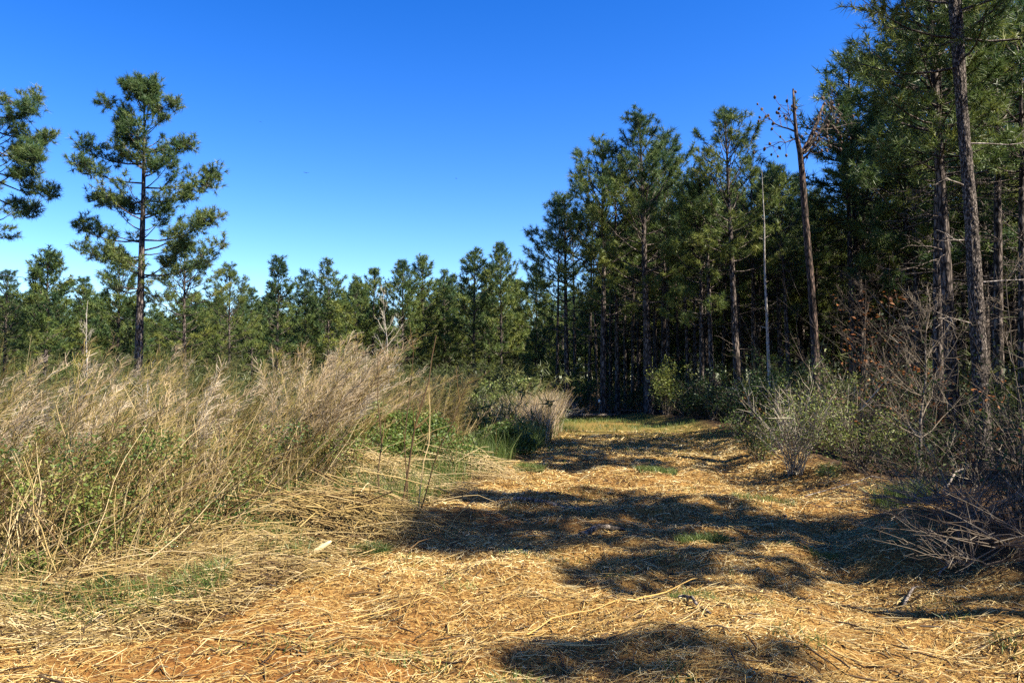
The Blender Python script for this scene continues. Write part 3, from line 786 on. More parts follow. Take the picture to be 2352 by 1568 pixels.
def shrub(px, Yd, n, h, spread, seed, label, tint=.6, leaf=None, nleaf=0, leaf_tint=.7, name='bare_shrub', r=.008, sub=8, group=None, cat='shrub', lsize=.045):
    rng = np.random.default_rng(seed)
    x = gx(px, Yd); t = empty(name, (x, Yd, G(x, Yd)))
    tag(t, label, cat, group)
    g = Geo(); tips = twig_shrub(g, np.zeros(3), n, h, spread, rng, tint, r, sub)
    g.build('stems', M['twig'], t)['kind'] = 'stuff'
    if nleaf:
        f = Geo(); c = tips[rng.integers(0, len(tips), nleaf)] + rng.normal(0, .07, (nleaf, 3))
        leaves(f, c, rng, lsize, lsize * .5, rng.normal(leaf_tint, .15, nleaf))
        f.build('foliage', M[leaf], t)['kind'] = 'stuff'
    return t
shrub(1828, gd(1100), 34, 1.45, .8, 61, 'sunlit many-stemmed bare shrub at the right edge of the trail', .74, 'leaf', 1500, .85, r=.010, sub=10)
shrub(1745, 15.2, 16, 1.0, .8, 62, 'small olive leafy shrub just behind the sunlit bare shrub', .6, 'leaf', 2600, .55)
shrub(1975, 12.2, 18, 1.25, .9, 63, 'lime-leaved low bush between the bare shrub and the pale sapling', .5, 'leaf', 2400, .9)
shrub(1528, 30.5, 14, 1.9, .4, 64, 'bright yellow-green bush beside the tallest pine at trail end', .5, 'leaf', 2600, 1.0, lsize=.09)
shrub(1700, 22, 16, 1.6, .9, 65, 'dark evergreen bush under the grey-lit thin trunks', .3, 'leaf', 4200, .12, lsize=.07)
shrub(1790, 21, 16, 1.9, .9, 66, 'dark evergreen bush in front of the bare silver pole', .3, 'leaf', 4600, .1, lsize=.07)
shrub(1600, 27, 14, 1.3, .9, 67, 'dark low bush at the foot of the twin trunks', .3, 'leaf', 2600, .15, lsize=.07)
shrub(2215, 7.6, 22, .85, 1.4, 68, 'arching reddish-brown bare bush at the lower right of the trail', .38, None, 0, r=.006, sub=9)
shrub(2335, 7.4, 22, 1.2, .8, 69, 'dense dark twiggy bush cut by the right edge of the photo', .3, 'leaf', 500, .3, r=.005, sub=9)
shrub(2085, 15.5, 12, 2.6, .6, 70, 'bush still holding rusty dead leaves behind the pale sapling', .4, 'dead_leaf', 650, .5, lsize=.08)
shrub(1150, 24, 12, 1.5, .8, 71, 'yellow-green bush on the left near the end of the trail', .6, 'grass', 3400, .75, lsize=.08)
shrub(1340, 34.5, 10, 1.5, .8, 72, 'dull green bush behind the fallen log at trail end', .4, 'leaf', 2000, .35, lsize=.09)

# stuff: thicket right of the trail
rng = np.random.default_rng(14)
g, f, fd = Geo(), Geo(), Geo()
cnt = 0
while cnt < 270:
    y = rng.uniform(6, 34) if cnt < 230 else rng.uniform(30, 48)
    x = br(y) + .7 + rng.exponential(3.2)
    if y > 33: x = rng.uniform(-1, 24)
    if 1176 + F * x / y > 2500: continue
    cnt += 1
    z = G(x, y); h = rng.uniform(.6, 1.9) if x - br(y) > 1.5 else rng.uniform(.4, 1.1)
    if cnt % 5 == 0 and x - br(y) > 1.2: h *= 2.0
    tips = twig_shrub(g, np.array([x, y, z]), int(rng.integers(4, 9)), h, rng.uniform(.5, 1.3), rng, rng.uniform(.15, .62), rng.uniform(.004, .008) * (1 + y / 40), 5)
    m = rng.random()
    if m < .72:
        c = tips[rng.integers(0, len(tips), 170)] + rng.normal(0, .1, (170, 3))
        leaves(f, c, rng, .06, .03, rng.uniform(.0, .5) + rng.normal(0, .12, 170))
    elif m < .79:
        c = tips[rng.integers(0, len(tips), 80)]
        leaves(fd, c, rng, .07, .035, rng.uniform(.2, .8, 80))
tag(g.build('thicket', M['twig']), 'tangle of bare brown twigs along the right woods', kind='stuff')
tag(f.build('thicket_leaves', M['thicket_leaf']), 'small green leaves scattered through the right thicket', kind='stuff')
tag(fd.build('dead_leaves', M['dead_leaf']), 'rusty dead leaves caught in the right thicket', kind='stuff')

# brush of young needles and briars at the foot of the far tree line and in the woods
rng = np.random.default_rng(15)
g = Geo(); C, A, TT = [], [], []
for k in range(640):
    y = rng.uniform(16, 62)
    x = rng.uniform(-.72 * y, .72 * y)
    if bl(y) - .6 < x < br(y) + 1.5 and y < 37: continue
    if x > 0 and rng.random() < .35: continue
    z = G(x, y); h = rng.uniform(.7, 1.7) if x < 0 else rng.uniform(.5, 2.2)
    if x < 0 and y > 24: h *= 1.0 + .022 * (y - 24)
    if y > 42: h *= 1.3
    m = int(26 * h)
    q = rng.normal(0, 1, (m, 3)) * [.45 * h ** .5, .45 * h ** .5, .25 * h] + [x, y, z + h * .55]
    q = q[q[:, 2] > z]
    C.append(q); A.append(rng.normal(0, .5, q.shape) + [0, 0, .7]); TT.append(np.full(len(q), rng.uniform(.1, .75)) + rng.normal(0, .1, len(q)))
needles(g, np.concatenate(C), np.concatenate(A), rng, 8, .30, .034, np.concatenate(TT), .8)
tag(g.build('green_brush', M['olive']), 'low olive-green brush at the foot of the trees', kind='stuff')

# ------------------------------------------------------------------ left field of dry weeds
def weed_field(name, spots, rng, label, plume=.5, mat='plume', stem='stalk', lean=.25):
    g = Geo(); s = np.linspace(0, 1, 7)[:, None]
    SP, SR, ST, TP, TTt, TQ, TTq = [], [], [], [], [], [], []
    for (x, y, h, dense, tint) in spots:
        z = G(x, y)
        az = rng.normal(.15, .8); ln = abs(rng.normal(lean, .22)) * h
        d = np.array([math.cos(az), math.sin(az) * .6, 0])
        P = np.array([x, y, z - .03]) + np.array([0, 0, h]) * s + d * ln * s ** 2.2 + np.cumsum(rng.normal(0, .012, (7, 3)), 0) * s
        SP.append(P); SR.append(np.linspace(.0058, .0022, 7) * rng.uniform(.75, 1.3)); ST.append(np.clip(rng.normal(.62, .2), .05, 1))
        m = int(54 * dense)
        u = 1 - rng.uniform(0, 1, m) ** 1.15 * min(plume * rng.uniform(.6, 1.5), .92)
        p0 = np.stack([np.interp(u, s[:, 0], P[:, i]) for i in range(3)], -1)
        a2 = rng.uniform(0, 6.28, m); l = (.12 + .36 * (1.05 - u)) * rng.uniform(.6, 1.2, m) * (h / 1.7)
        dd = np.stack([np.cos(a2) * .55, np.sin(a2) * .55, np.full(m, .85)], -1) + d * .45
        dd = nrm(dd) * l[:, None]
        p1 = p0 + dd * .5 + rng.normal(0, .012, (m, 3)); p2 = p0 + dd + d * l[:, None] * .35 - np.array([0, 0, .12]) * l[:, None]
        TP.append(np.stack([p0, p1, p2], 1)); TTt.append(np.clip(tint + rng.normal(0, .16, m), 0, 1))
        # still finer side twigs
        k = rng.integers(0, m, int(m * 1.6))
        q0 = p1[k]; d2 = nrm(dd[k] + rng.normal(0, .5, (len(k), 3)) * l[k][:, None]) * (l[k] * .4)[:, None]
        TQ.append(np.stack([q0, q0 + d2 + d * .03], 1)); TTq.append(np.clip(tint + rng.normal(.05, .16, len(k)), 0, 1))
    tubes(g, np.array(SP), np.array(SR), 3, np.array(ST), mat=0)
    TPa = np.concatenate(TP)
    ribbons(g, TPa, np.array([.0044, .0036, .0022]), rng, np.concatenate(TTt), mat=1)
    ribbons(g, np.concatenate(TQ), np.array([.0036, .0020]), rng, np.concatenate(TTq), mat=1)
    return tag(g.build(name, [M[stem], M[mat]]), label, kind='stuff')
rng = np.random.default_rng(16)
# front border of the standing weeds, as (px, distance, top row) in the photograph
FP = np.array([[-250, 6.2, 865], [0, 6.7, 866], [130, 6.9, 852], [300, 7.3, 838], [420, 7.8, 852], [560, 8.6, 862], [640, 9.3, 838], [700, 9.8, 812], [770, 10.2, 785], [830, 11.2, 860], [1000, 14, 850], [1050, 15.5, 880], [1110, 17, 915], [1200, 20, 930], [1290, 25, 935]])
spots = []
while len(spots) < 440:
    px = rng.uniform(-220, 735)
    y0, ty = np.interp(px, FP[:, 0], FP[:, 1]), np.interp(px, FP[:, 0], FP[:, 2])
    y = y0 + rng.exponential(2.6)
    x = gx(px, y)
    h = top_h(ty, y0) * (rng.uniform(.3, .75) if rng.random() < .4 else rng.uniform(.62, 1.02)) * (1 + .55 * vnoise(px * .013, y * .8)) if px < 640 else top_h(ty, y) * rng.uniform(.7, 1.03)
    spots.append((x, y, h, rng.uniform(.4, 1.2), np.clip(rng.normal(.51, .26) + .6 * vnoise(px * .012, y * .9), 0, 1)))
for _ in range(70):
    px = np.clip(rng.normal(735, 28), 660, 790); y = rng.uniform(9.5, 10.7)
    spots.append((gx(px, y), y, top_h(788 + abs(px - 745) * .5, y) * rng.uniform(.6, 1.02), rng.uniform(.8, 1.2), rng.normal(.7, .15)))
for _ in range(230):
    px = rng.uniform(-200, 820); y = np.interp(px, FP[:, 0], FP[:, 1]) + rng.uniform(-.7, .6)
    spots.append((gx(px, y), y, rng.uniform(.4, 1.05), rng.uniform(.5, .9), rng.normal(.3, .25)))
weed_field('dry_weeds', spots, rng, 'tall tan feathery dead weeds filling the left field', .45, lean=.46)
spots = []
while len(spots) < 170:      # thinner stand further right, reddish tan
    px = rng.uniform(850, 1060); y = rng.uniform(15, 22)
    spots.append((gx(px, y), y, rng.uniform(1.0, 1.75), rng.uniform(.6, 1.2), rng.normal(.3, .15)))
for _ in range(120):
    px = rng.uniform(1165, 1300); y = rng.uniform(21, 31)
    if gx(px, y) > bl(y) - .1: continue
    spots.append((gx(px, y), y, rng.uniform(.6, 1.5), rng.uniform(.5, 1.0), rng.normal(.5, .15)))
weed_field('reddish_weeds', spots, rng, 'reddish tan dead weeds behind the green mound', .7)
spots = []
while len(spots) < 330:      # greener feathery growth behind the front and in its gaps
    px = rng.uniform(-150, 900); y = rng.uniform(12.5, 20) if len(spots) > 70 else np.interp(px, FP[:, 0], FP[:, 1]) + rng.uniform(-.2, 2)
    spots.append((gx(px, y), y, rng.uniform(1.3, 2.3) * (1.0 if px < 520 else .8) * (.6 if y < 11 else 1), rng.uniform(.6, 1.0), rng.uniform(.3, .95)))
weed_field('green_weeds', spots, rng, 'olive green feathery weeds behind the tan ones', .8, 'olive', 'stalk', .15)

# bare standing stalks, crossing every way
def stalks(spots, rng, tint, rr=(.004, .008), K=6, wob=.02):
    P = np.array([np.array(a) + (np.array(b) - np.array(a)) * np.linspace(0, 1, K)[:, None] + np.cumsum(rng.normal(0, wob, (K, 3)), 0) * np.linspace(0, 1, K)[:, None] + np.array([0, 0, 1]) * c * np.sin(np.linspace(0, np.pi, K))[:, None] for a, b, c in spots])
    r0 = rng.uniform(*rr, len(P))[:, None]
    g = Geo(); tubes(g, P, r0 * np.linspace(1, .4, K)[None], 4, np.clip(rng.normal(tint, .18, len(P)), .02, 1))
    return g
sp = []
while len(sp) < 900:
    px = rng.uniform(-180, 1150); y0 = np.interp(px, FP[:, 0], FP[:, 1])
    y = y0 - 1.0 + rng.gamma(1.6, .9); x = gx(px, y); z = G(x, y)
    h = rng.uniform(.35, 1.55) * (1 if px < 800 else .7) * (.6 if y < y0 - .4 else 1)
    sp.append(((x, y, z), (x + rng.normal(.1, .5) * h, y + rng.normal(0, .35) * h, z + h * rng.uniform(.55, 1)), rng.normal(0, .06) * h))
tag(stalks(sp, rng, .66, (.003, .0072), 6, .03).build('standing_stalks', M['stalk']), 'bare yellowish stalks standing and crossing at the front of the weeds', kind='stuff')
# flattened stalks along the mown front
sp = []
while len(sp) < 2000:
    px = rng.uniform(-300, 1180)
    y1 = np.interp(px, FP[:, 0], FP[:, 1]); yb = y1 + .4
    lo = np.interp(px, [-300, 0, 500, 720, 950, 1000, 1140, 1230], [4.4, 4.8, 5.5, 6.6, 7.9, 9.6, 12.6, 16.5])
    y = rng.uniform(lo, max(yb, lo + .6)); x = gx(px, y)
    if x > bl(y) + .15 + abs(rng.normal(0, .12)): continue
    if rng.random() > .5 + 1.6 * vnoise(x * 1.1 + 60, y * 1.9): continue
    a = rng.normal(.2, .75) + (np.pi if rng.random() < .5 else 0); l = rng.gamma(2.2, .2) + .12
    k = (y - lo) / max(yb - lo, .3)
    z = rng.uniform(.01, .06 + .30 * k)
    dx, dy = math.cos(a) * l, math.sin(a) * l * .7
    sp.append(((x - dx / 2, y - dy / 2, G(x - dx / 2, y - dy / 2) + z), (x + dx / 2, y + dy / 2, G(x + dx / 2, y + dy / 2) + z * rng.uniform(.2, 1.3)), rng.uniform(0, .09) * l))
tag(stalks(sp, rng, .60, (.0013, .0042), 5, .03).build('flattened_stalks', M['stalk']), 'pale dead stalks flattened along the front of the left field', kind='stuff')

# stubble and long crossing stems at the very front of the weeds
sp = []
while len(sp) < 700:
    px = rng.uniform(-300, 1150); y0 = np.interp(px, FP[:, 0], FP[:, 1]); lo = np.interp(px, [-300, 0, 500, 720, 950, 1000, 1140, 1230], [4.4, 4.8, 5.5, 6.6, 7.9, 9.6, 12.6, 16.5])
    y = rng.uniform(lo, y0 + .3); x = gx(px, y); z = G(x, y); h = rng.gamma(2, .09) + .05
    if x > bl(y): continue
    sp.append(((x, y, z - .02), (x + rng.normal(.05, .4) * h, y + rng.normal(0, .4) * h, z + h), 0))
tag(stalks(sp, rng, .5, (.0018, .004), 4, .01).build('stubble', M['stalk']), 'short broken stubble sticking up at the mown front', kind='stuff')
for nm, cnt_, tn, lab in [('crossing_stems', 210, .85, 'pale straw-coloured stems leaning every way at the front of the weeds'), ('dark_stems', 150, .08, 'dark brown thin stems leaning every way at the front of the weeds')]:
    sp = []
    while len(sp) < cnt_:
        px = rng.uniform(-180, 1050); y0 = np.interp(px, FP[:, 0], FP[:, 1])
        y = y0 + rng.uniform(-1.1, .25); x = gx(px, y); z = G(x, y); h = rng.uniform(.4, 1.35) * (1 if px < 700 else .75)
        if x > bl(y) - .15: continue
        sp.append(((x, y, z - .02), (x + rng.normal(.15, .55) * h, y + rng.normal(0, .35) * h, z + h * rng.uniform(.5, 1)), rng.normal(.02, .07) * h))
    tag(stalks(sp, rng, tn, (.0035, .0072), 7, .025).build(nm, M['stalk']), lab, kind='stuff')
pts = []
while len(pts) < 5200:
    px = rng.uniform(-300, 1120); lo = np.interp(px, [-300, 0, 500, 720, 950, 1000, 1140, 1230], [4.4, 4.8, 5.5, 6.6, 7.9, 9.6, 12.6, 16.5]); y = lo + rng.gamma(2, .75); x = gx(px, y)
    if x < bl(y) and vnoise(x * 1.3 + 20, y * 1.3) > .10: pts.append((x, y))
pts = np.array(pts)
FIELD_GRASS = pts
n = 42000
px = rng.uniform(-350, 1160, n); y1 = np.interp(px, FP[:, 0], FP[:, 1]) + .8
lo = np.interp(px, [-300, 0, 500, 720, 950, 1000, 1140, 1230], [4.2, 4.5, 5.2, 6.3, 7.6, 9.4, 12.4, 16.5])
y = lo + (y1 - lo) * rng.random(n) ** 1.1; x = gx(px, y)
k = (x < bl(y) + .25 + np.abs(rng.normal(0, .25, n))) & (rng.random(n) < np.clip(.55 + 1.7 * vnoise(x * 1.4, y * 2.2), .06, 1)); x, y = x[k], y[k]; n = len(x)
a = rng.normal(.2, .9, n); L = rng.gamma(2.2, .045, n) + .03
d = np.stack([np.cos(a), np.sin(a), rng.normal(0, .25, n)], -1) * L[:, None] * .5
c = np.stack([x, y, ground_h(x, y) + rng.uniform(.005, .09, n)], -1)
g = Geo(); ribbons(g, np.stack([c - d, c + d], 1), rng.uniform(.003, .0065, (n, 1)), rng, np.clip(rng.normal(.50, .26, n) + .5 * vnoise(x * 2.1, y * 2.1 + 30), 0, 1))
tag(g.build('weed_litter', M['stalk']), 'finely broken grey-tan stalks strewn along the mown front of the weeds', kind='stuff')
# brush piles, dark stems
def brush_pile(px, Yd, w, d, h, n, seed, label, tint=.72, dirn=.2, ln=(.6, 1.5), mat='stalk', rr=(.0025, .0070)):
    rng = np.random.default_rng(seed)
    x = gx(px, Yd); z0 = G(x, Yd); sp = []
    for k in range(n):
        u, v = rng.normal(0, .45), rng.normal(0, .45)
        e = max(0, 1 - (u * u + v * v))
        z = h * e * rng.uniform(.1, 1) ** .6
        a = rng.normal(dirn, .8); l = rng.gamma(3, .22) + .15
        c = np.array([u * w, v * d, z + .02]); dd = np.array([math.cos(a), math.sin(a) * .6, rng.normal(-.04, .20)]) * l * .5
        lo = max(.0, z * .3)
        A_, B_ = c - dd, c + dd
        A_[2] = max(A_[2], .015); B_[2] = max(B_[2] - h * .3, .015)
        sp.append((tuple(A_), tuple(B_), rng.uniform(0, .12)))
    o = stalks(sp, rng, tint, rr, 6, .03).build('brush_pile', M[mat])
    o.location = (x, Yd, z0)
    return tag(o, label, 'brush pile')
brush_pile(830, 10.4, 1.0, .75, .55, 620, 81, 'pale rounded heap of dead stalks in front of the green mound', .8, -.15)
brush_pile(800, 8.0, 1.0, .6, .5, 600, 82, 'dark-bellied heap of stalks at the trail edge under the tall dark stems', .55, .05)
brush_pile(1060, 12.6, .9, .7, .45, 260, 83, 'small heap of whitish stalks sloping towards the trail', .85, -.35)
def fan_pile(px, Yd, h, n, spread, seed, label, tint, r):
    rng = np.random.default_rng(seed); x = gx(px, Yd); g = Geo()
    for k in range(4):
        twig_shrub(g, np.array([rng.normal(0, .22), rng.normal(0, .2), rng.uniform(.05, h)]), n // 4, rng.uniform(.55, .95), spread, rng, tint, r, 6, rng.uniform(-.05, 1.0))
    vs = np.concatenate(g.v); vs[:, 2] = np.maximum(vs[:, 2], .01 + .02 * rng.random(len(vs)))
    g.v = [vs]; g.c = [np.concatenate(g.c)]
    o = g.build('brush_pile', M['twig']); o.location = (x, Yd, G(x, Yd)); tag(o, label, 'brush pile')
fan_pile(2165, 7.3, .32, 72, 1.7, 84, 'grey heap of cut branches fanning out at the lower right in the shade', .54, .005)
fan_pile(2325, 5.9, .30, 44, 2.2, 85, 'heap of cut branches cut by the right edge of the photo', .5, .005)
fan_pile(2250, 6.6, .3, 40, 2.0, 87, 'small dark heap of twigs between the two branch heaps', .3, .005)

rng = np.random.default_rng(86)
for k, (a, b, yb, r, lab) in enumerate([
        ((915, 1180), (1002, 770), 8.1, .014, 'tall dark brown weed stem leaning right out of the dark-bellied heap'),
        ((935, 1160), (950, 800), 8.2, .009, 'straight thin stem rising in the middle of the dark stems'),
        ((875, 1150), (868, 815), 8.3, .010, 'upright dark stem, leftmost of those above the dark-bellied heap'),
        ((945, 1175), (1075, 880), 8.1, .009, 'short reddish stem leaning far right over the dark-bellied heap'),
        ((960, 1190), (985, 905), 8.2, .009, 'bent pale stem next to the small green sprig at the heap')]):
    x = gx(a[0], yb); z = G(x, yb); t = empty('weed_stem', (x, yb, z)); tag(t, lab, 'weed stem', 'tall stems at the heap')
    bse = np.array([x, yb, z]); tip = at(b[0], b[1], yb + rng.uniform(-.2, .4)) - bse
    P = poly([0, 0, -.03], tip, 9, rng, .022)
    g = Geo(); tubes(g, P, np.linspace(r, r * .35, 9)[None], 6, .12 if k != 4 else .8)
    g.build('stem', M['stalk'], t)
    for j in range(5):
        s = rng.integers(4, 9); dd = nrm(tip) * .6 + rng.normal(0, .4, 3); dd = nrm(dd) * rng.uniform(.12, .38)
        d = Geo(); tubes(d, np.array([P[s], P[s] + dd * .5, P[s] + dd + [0, 0, .04]]), np.array([[r * .4, r * .3, r * .15]]), 4, .3)
        d.build('side_twig', M['stalk'], t)

# green leafy growth among the weeds
def leafy(name, blobs, rng, label, mat='leaf', kind='stuff', ls=.045, cat=None):
    g = Geo()
    for (x, y, z, rx, ry, rz, n, tint) in blobs:
        u = nrm(rng.normal(size=(n, 3))) * rng.uniform(.55, 1.05, (n, 1)) * (1 + .35 * vnoise(np.arange(n) * .37, np.full(n, x * 3)))[:, None]
        u[:, 2] = np.abs(u[:, 2])
        leaves(g, u * [rx, ry, rz] + [x, y, z], rng, ls, ls * .55, np.clip(tint + rng.normal(0, .15, n), 0, 1), .5)
    return tag(g.build(name, M[mat]), label, cat, kind=kind)
rng = np.random.default_rng(17)
bl_ = []
for k in range(235):
    px = rng.uniform(-180, 1000); y = np.interp(px, FP[:, 0], FP[:, 1]) + rng.uniform(-.9, 1.9); x = gx(px, y)
    s = rng.uniform(.08, .36)
    bl_.append((x, y, G(x, y) + (rng.uniform(0, .8) if s > .2 else rng.uniform(0, .25)), s, s, s * 1.1, int(850 * s), rng.uniform(.35, 1.)))
leafy('ground_vines', bl_, rng, 'green leafy vines growing among the left weeds', ls=.036)
def mound(px, Yd, w, h, n, seed, label, tint, ls=.06):
    rng = np.random.default_rng(seed); x = gx(px, Yd); z = G(x, Yd); b = []
    for k in range(16):
        s = rng.uniform(.25, .5)
        u = rng.normal(0, .4)
        b.append((u * w, rng.normal(0, .35), rng.uniform(0, h * .62) * max(.2, 1 - u * u), s, s, s * .8, n // 16, tint + rng.normal(0, .12)))
    g = Geo(); rng2 = rng
    o = leafy('vine_mound', b, rng2, label, kind=None, ls=ls, cat='vine mound'); o.location = (x, Yd, z)
mound(800, 11.9, 1.0, 1.75, 12000, 91, 'bright green leafy vine mound between the tan weeds', .84, .05)
mound(950, 12.8, 1.15, 1.45, 11000, 92, 'darker green leafy mound right of the bright one', .66, .05)
mound(1165, 16.4, .85, .8, 7000, 93, 'low green leafy mound where the left weeds meet the trail', .55)
mound(1090, 20.5, 1.2, .9, 5000, 94, 'yellowish green leafy mound under the end of the tree line', .9, .08)
mound(610, 12.5, .9, .6, 4200, 95, 'green leafy patch deep between the yellow stalks', .6)

# ------------------------------------------------------------------ litter of chips, straw and twigs on the trail
rng = np.random.default_rng(18)
def trail_points(n, y0, y1, power):
    """points on the cleared strip, denser near the camera"""
    out = []
    tot = 0
    while tot < n:
        u = rng.random(n)
        y = (y0 ** (1 - power) + u * (y1 ** (1 - power) - y0 ** (1 - power))) ** (1 / (1 - power))
        x = bl(y) - .5 + rng.random(n) * (br(y) - bl(y) + 1.0)
        k = (np.abs(x) < .70 * y + .3) & (rng.random(n) < np.clip(trail(x, y, .6), 0, 1))
        out.append(np.stack([x[k], y[k]], -1)); tot += k.sum()
    return np.concatenate(out)[:n]
p = trail_points(150000, 3.2, 25, 1.7)
cl = clay_amt(p[:, 0], p[:, 1])
keep = rng.random(len(p)) < (1 - cl * .62) * np.clip(.95 + 1.5 * vnoise(p[:, 0] * 1.0 + 90, p[:, 1] * 1.3), .25, 1)
p, cl = p[keep], cl[keep]
n = len(p)
sc = np.clip(p[:, 1] / 7, .75, 3.)
a = rng.uniform(0, 6.28, n); L = rng.gamma(2.0, .014, n) * sc + .008; wd = rng.uniform(.0032, .0095, n) * sc
d = np.stack([np.cos(a), np.sin(a), rng.normal(0, .28, n)], -1); d = nrm(d)
nn_ = nrm(np.stack([rng.normal(0, .5, n), rng.normal(0, .5, n), np.ones(n)], -1)); sd = nrm(np.cross(d, nn_))
c = np.stack([p[:, 0], p[:, 1], ground_h(p[:, 0], p[:, 1]) + rng.uniform(.001, .022, n)], -1)
h_, w_ = d * L[:, None] * .5, sd * wd[:, None] * .5
vs = np.stack([c - h_ - w_ * .6, c - h_ + w_, c + h_ + w_ * .5, c + h_ - w_], 1).reshape(-1, 3)
tint = np.clip(rng.normal(.57, .27, n) - .24 * cl + vnoise(p[:, 0] * 1.3, p[:, 1] * 1.3) * .4 + vnoise(p[:, 0] * 4, p[:, 1] * 4) * .3, 0, 1)
g = Geo(); g.add(vs, np.arange(n * 4).reshape(-1, 4), None, np.repeat(tint, 4))
tag(g.build('wood_chips', M['straw']), 'shredded wood chips littering the orange trail', kind='stuff')
p = trail_points(14000, 3.2, 24, 1.8); n = len(p)
sc = np.clip(p[:, 1] / 8, .8, 2.2)
a = rng.normal(.35, 1.0, n); L = rng.gamma(1.6, .06, n) + .04
s = np.linspace(-.5, .5, 3)[None, :, None]
d = np.stack([np.cos(a), np.sin(a), np.zeros(n)], -1)[:, None, :]
P = np.concatenate([p, np.zeros((n, 1))], 1)[:, None, :] + d * L[:, None, None] * s + rng.normal(0, .008, (n, 3, 3))
P[..., 2] += ground_h(P[..., 0], P[..., 1]) + rng.uniform(.004, .035, (n, 1))
g = Geo(); tubes(g, P, (rng.uniform(.0012, .0032, n) * sc)[:, None] * np.array([[.8, 1, .7]]), 3, np.clip(rng.normal(.68, .22, n), 0, 1))
tag(g.build('straw_litter', M['straw']), 'long pale straws lying across the trail', kind='stuff')
# short stubble and grass blades: green patches on the strip and at its borders
def blades(pts, hgt, rng, wid=.005, tint=.5, lean=.5):
    n = len(pts); s = np.linspace(0, 1, 3)[None, :, None]
    a = rng.uniform(0, 6.28, n); h = hgt * rng.uniform(.5, 1.2, n)
    ln = np.stack([np.cos(a), np.sin(a), np.zeros(n)], -1)[:, None, :] * (h * rng.uniform(.1, lean * 2, n))[:, None, None]
    base = np.stack([pts[:, 0], pts[:, 1], ground_h(pts[:, 0], pts[:, 1])], -1)[:, None, :]
    P = base + np.array([0, 0, 1]) * h[:, None, None] * s + ln * s ** 2
    g = Geo(); ribbons(g, P, np.array([1, .8, .15]) * np.broadcast_to(wid, (n,))[:, None], rng, np.clip(tint + rng.normal(0, .2, n), 0, 1))
    return g
for px, py, w, d_, n, h, tn, lab in [
        (1215, 1085, .35, .3, 1300, .15, .6, 'bright green grass tuft on the trail close to the left weeds'),
        (1505, 1090, .5, .3, 900, .10, .6, 'thin pale grass tuft in the middle of the lit trail'),
        (1605, 1252, .36, .24, 800, .10, .6, 'grass patch on the trail just beyond the twin shadow bands'),
        (1580, 1385, .22, .14, 380, .08, .6, 'sparse small grass sprig in the straw of the near trail'),
        (855, 1278, .28, .16, 700, .10, .3, 'dark green clump in front of the dark-bellied heap'),
        (2065, 1165, .5, .3, 1100, .22, .45, 'long grass tuft at the right border of the trail'),
        (1890, 1282, .2, .1, 160, .06, .4, 'small dark green sprig near the trunk shadow'),
        (330, 1375, .55, .18, 500, .09, .45, 'low strip of grass in the flattened stalks at the left'),
        (1750, 1150, .6, .2, 420, .09, .8, 'yellowish grass strip beside the shaded rut'),
        (620, 1300, .4, .15, 320, .09, .45, 'grass clump left of the white wood chunk')]:
    y = gd(py); x = gx(px, y)
    q = np.stack([x + np.clip(rng.normal(0, .4, n), -.6, .6) * w, y + np.clip(rng.normal(0, .5, n), -.8, .8) * d_], -1)
    o = blades(q, h, rng, .006 * max(1, y / 9), tn).build('grass_tuft', M['grass'])
    tag(o, lab, 'grass tuft', 'grass tufts on and beside the trail')
pts = []
for _ in range(24000):
    y = rng.uniform(9, 36); x = bl(y) + rng.normal(-.35, .5) if rng.random() < .5 else rng.uniform(bl(y), br(y))
    w_ = np.clip((y - 12) / 14, .06, 1) if x > bl(y) else .9
    if rng.random() < w_ * np.clip(.55 + 1.6 * vnoise(x * .9, y * .6), 0, 1): pts.append((x, y))
pts = np.array(pts)
tag(blades(pts, np.where(pts[:, 0] < bl(pts[:, 1]), .28, .10), rng, np.clip(pts[:, 1] / 1800, .006, .02), .55).build('grass', M['grass']), 'short green and yellow grass along the far trail', kind='stuff')
pts = []
while len(pts) < 9000:
    y = rng.uniform(8, 30); x = bl(y) - abs(rng.normal(0, 1.0))
    pts.append((x, y))
pts = np.array(pts)
tag(blades(pts, np.full(len(pts), .5), rng, np.clip(pts[:, 1] / 1700, .006, .02), .45, .35).build('border_grass', M['grass']), 'knee-high green grass at the foot of the left weeds', kind='stuff')
pts = []
while len(pts) < 5000:
    y = rng.uniform(20, 33); x = bl(y) - abs(rng.normal(-.1, .8))
    pts.append((x, y))
pts = np.array(pts)
tag(blades(pts, np.full(len(pts), 1.05), rng, .016, .72, .3).build('tan_grass', M['plume']), 'tan bunch grass at the left bend of the trail', kind='stuff')

pts = trail_points(26000, 3.4, 16, 1.5)
pts = pts[vnoise(pts[:, 0] * 2.3 + 5, pts[:, 1] * 2.3) > .27]
tag(blades(pts, np.full(len(pts), .055), rng, .006, .5, .7).build('trail_grass', M['grass']), 'small green sprigs dotted through the mulch of the trail', kind='stuff')
tag(blades(FIELD_GRASS, np.full(len(FIELD_GRASS), .16), rng, .007, .45, .6).build('field_grass', M['grass']), 'green sprigs coming up through the flattened stalks', kind='stuff')
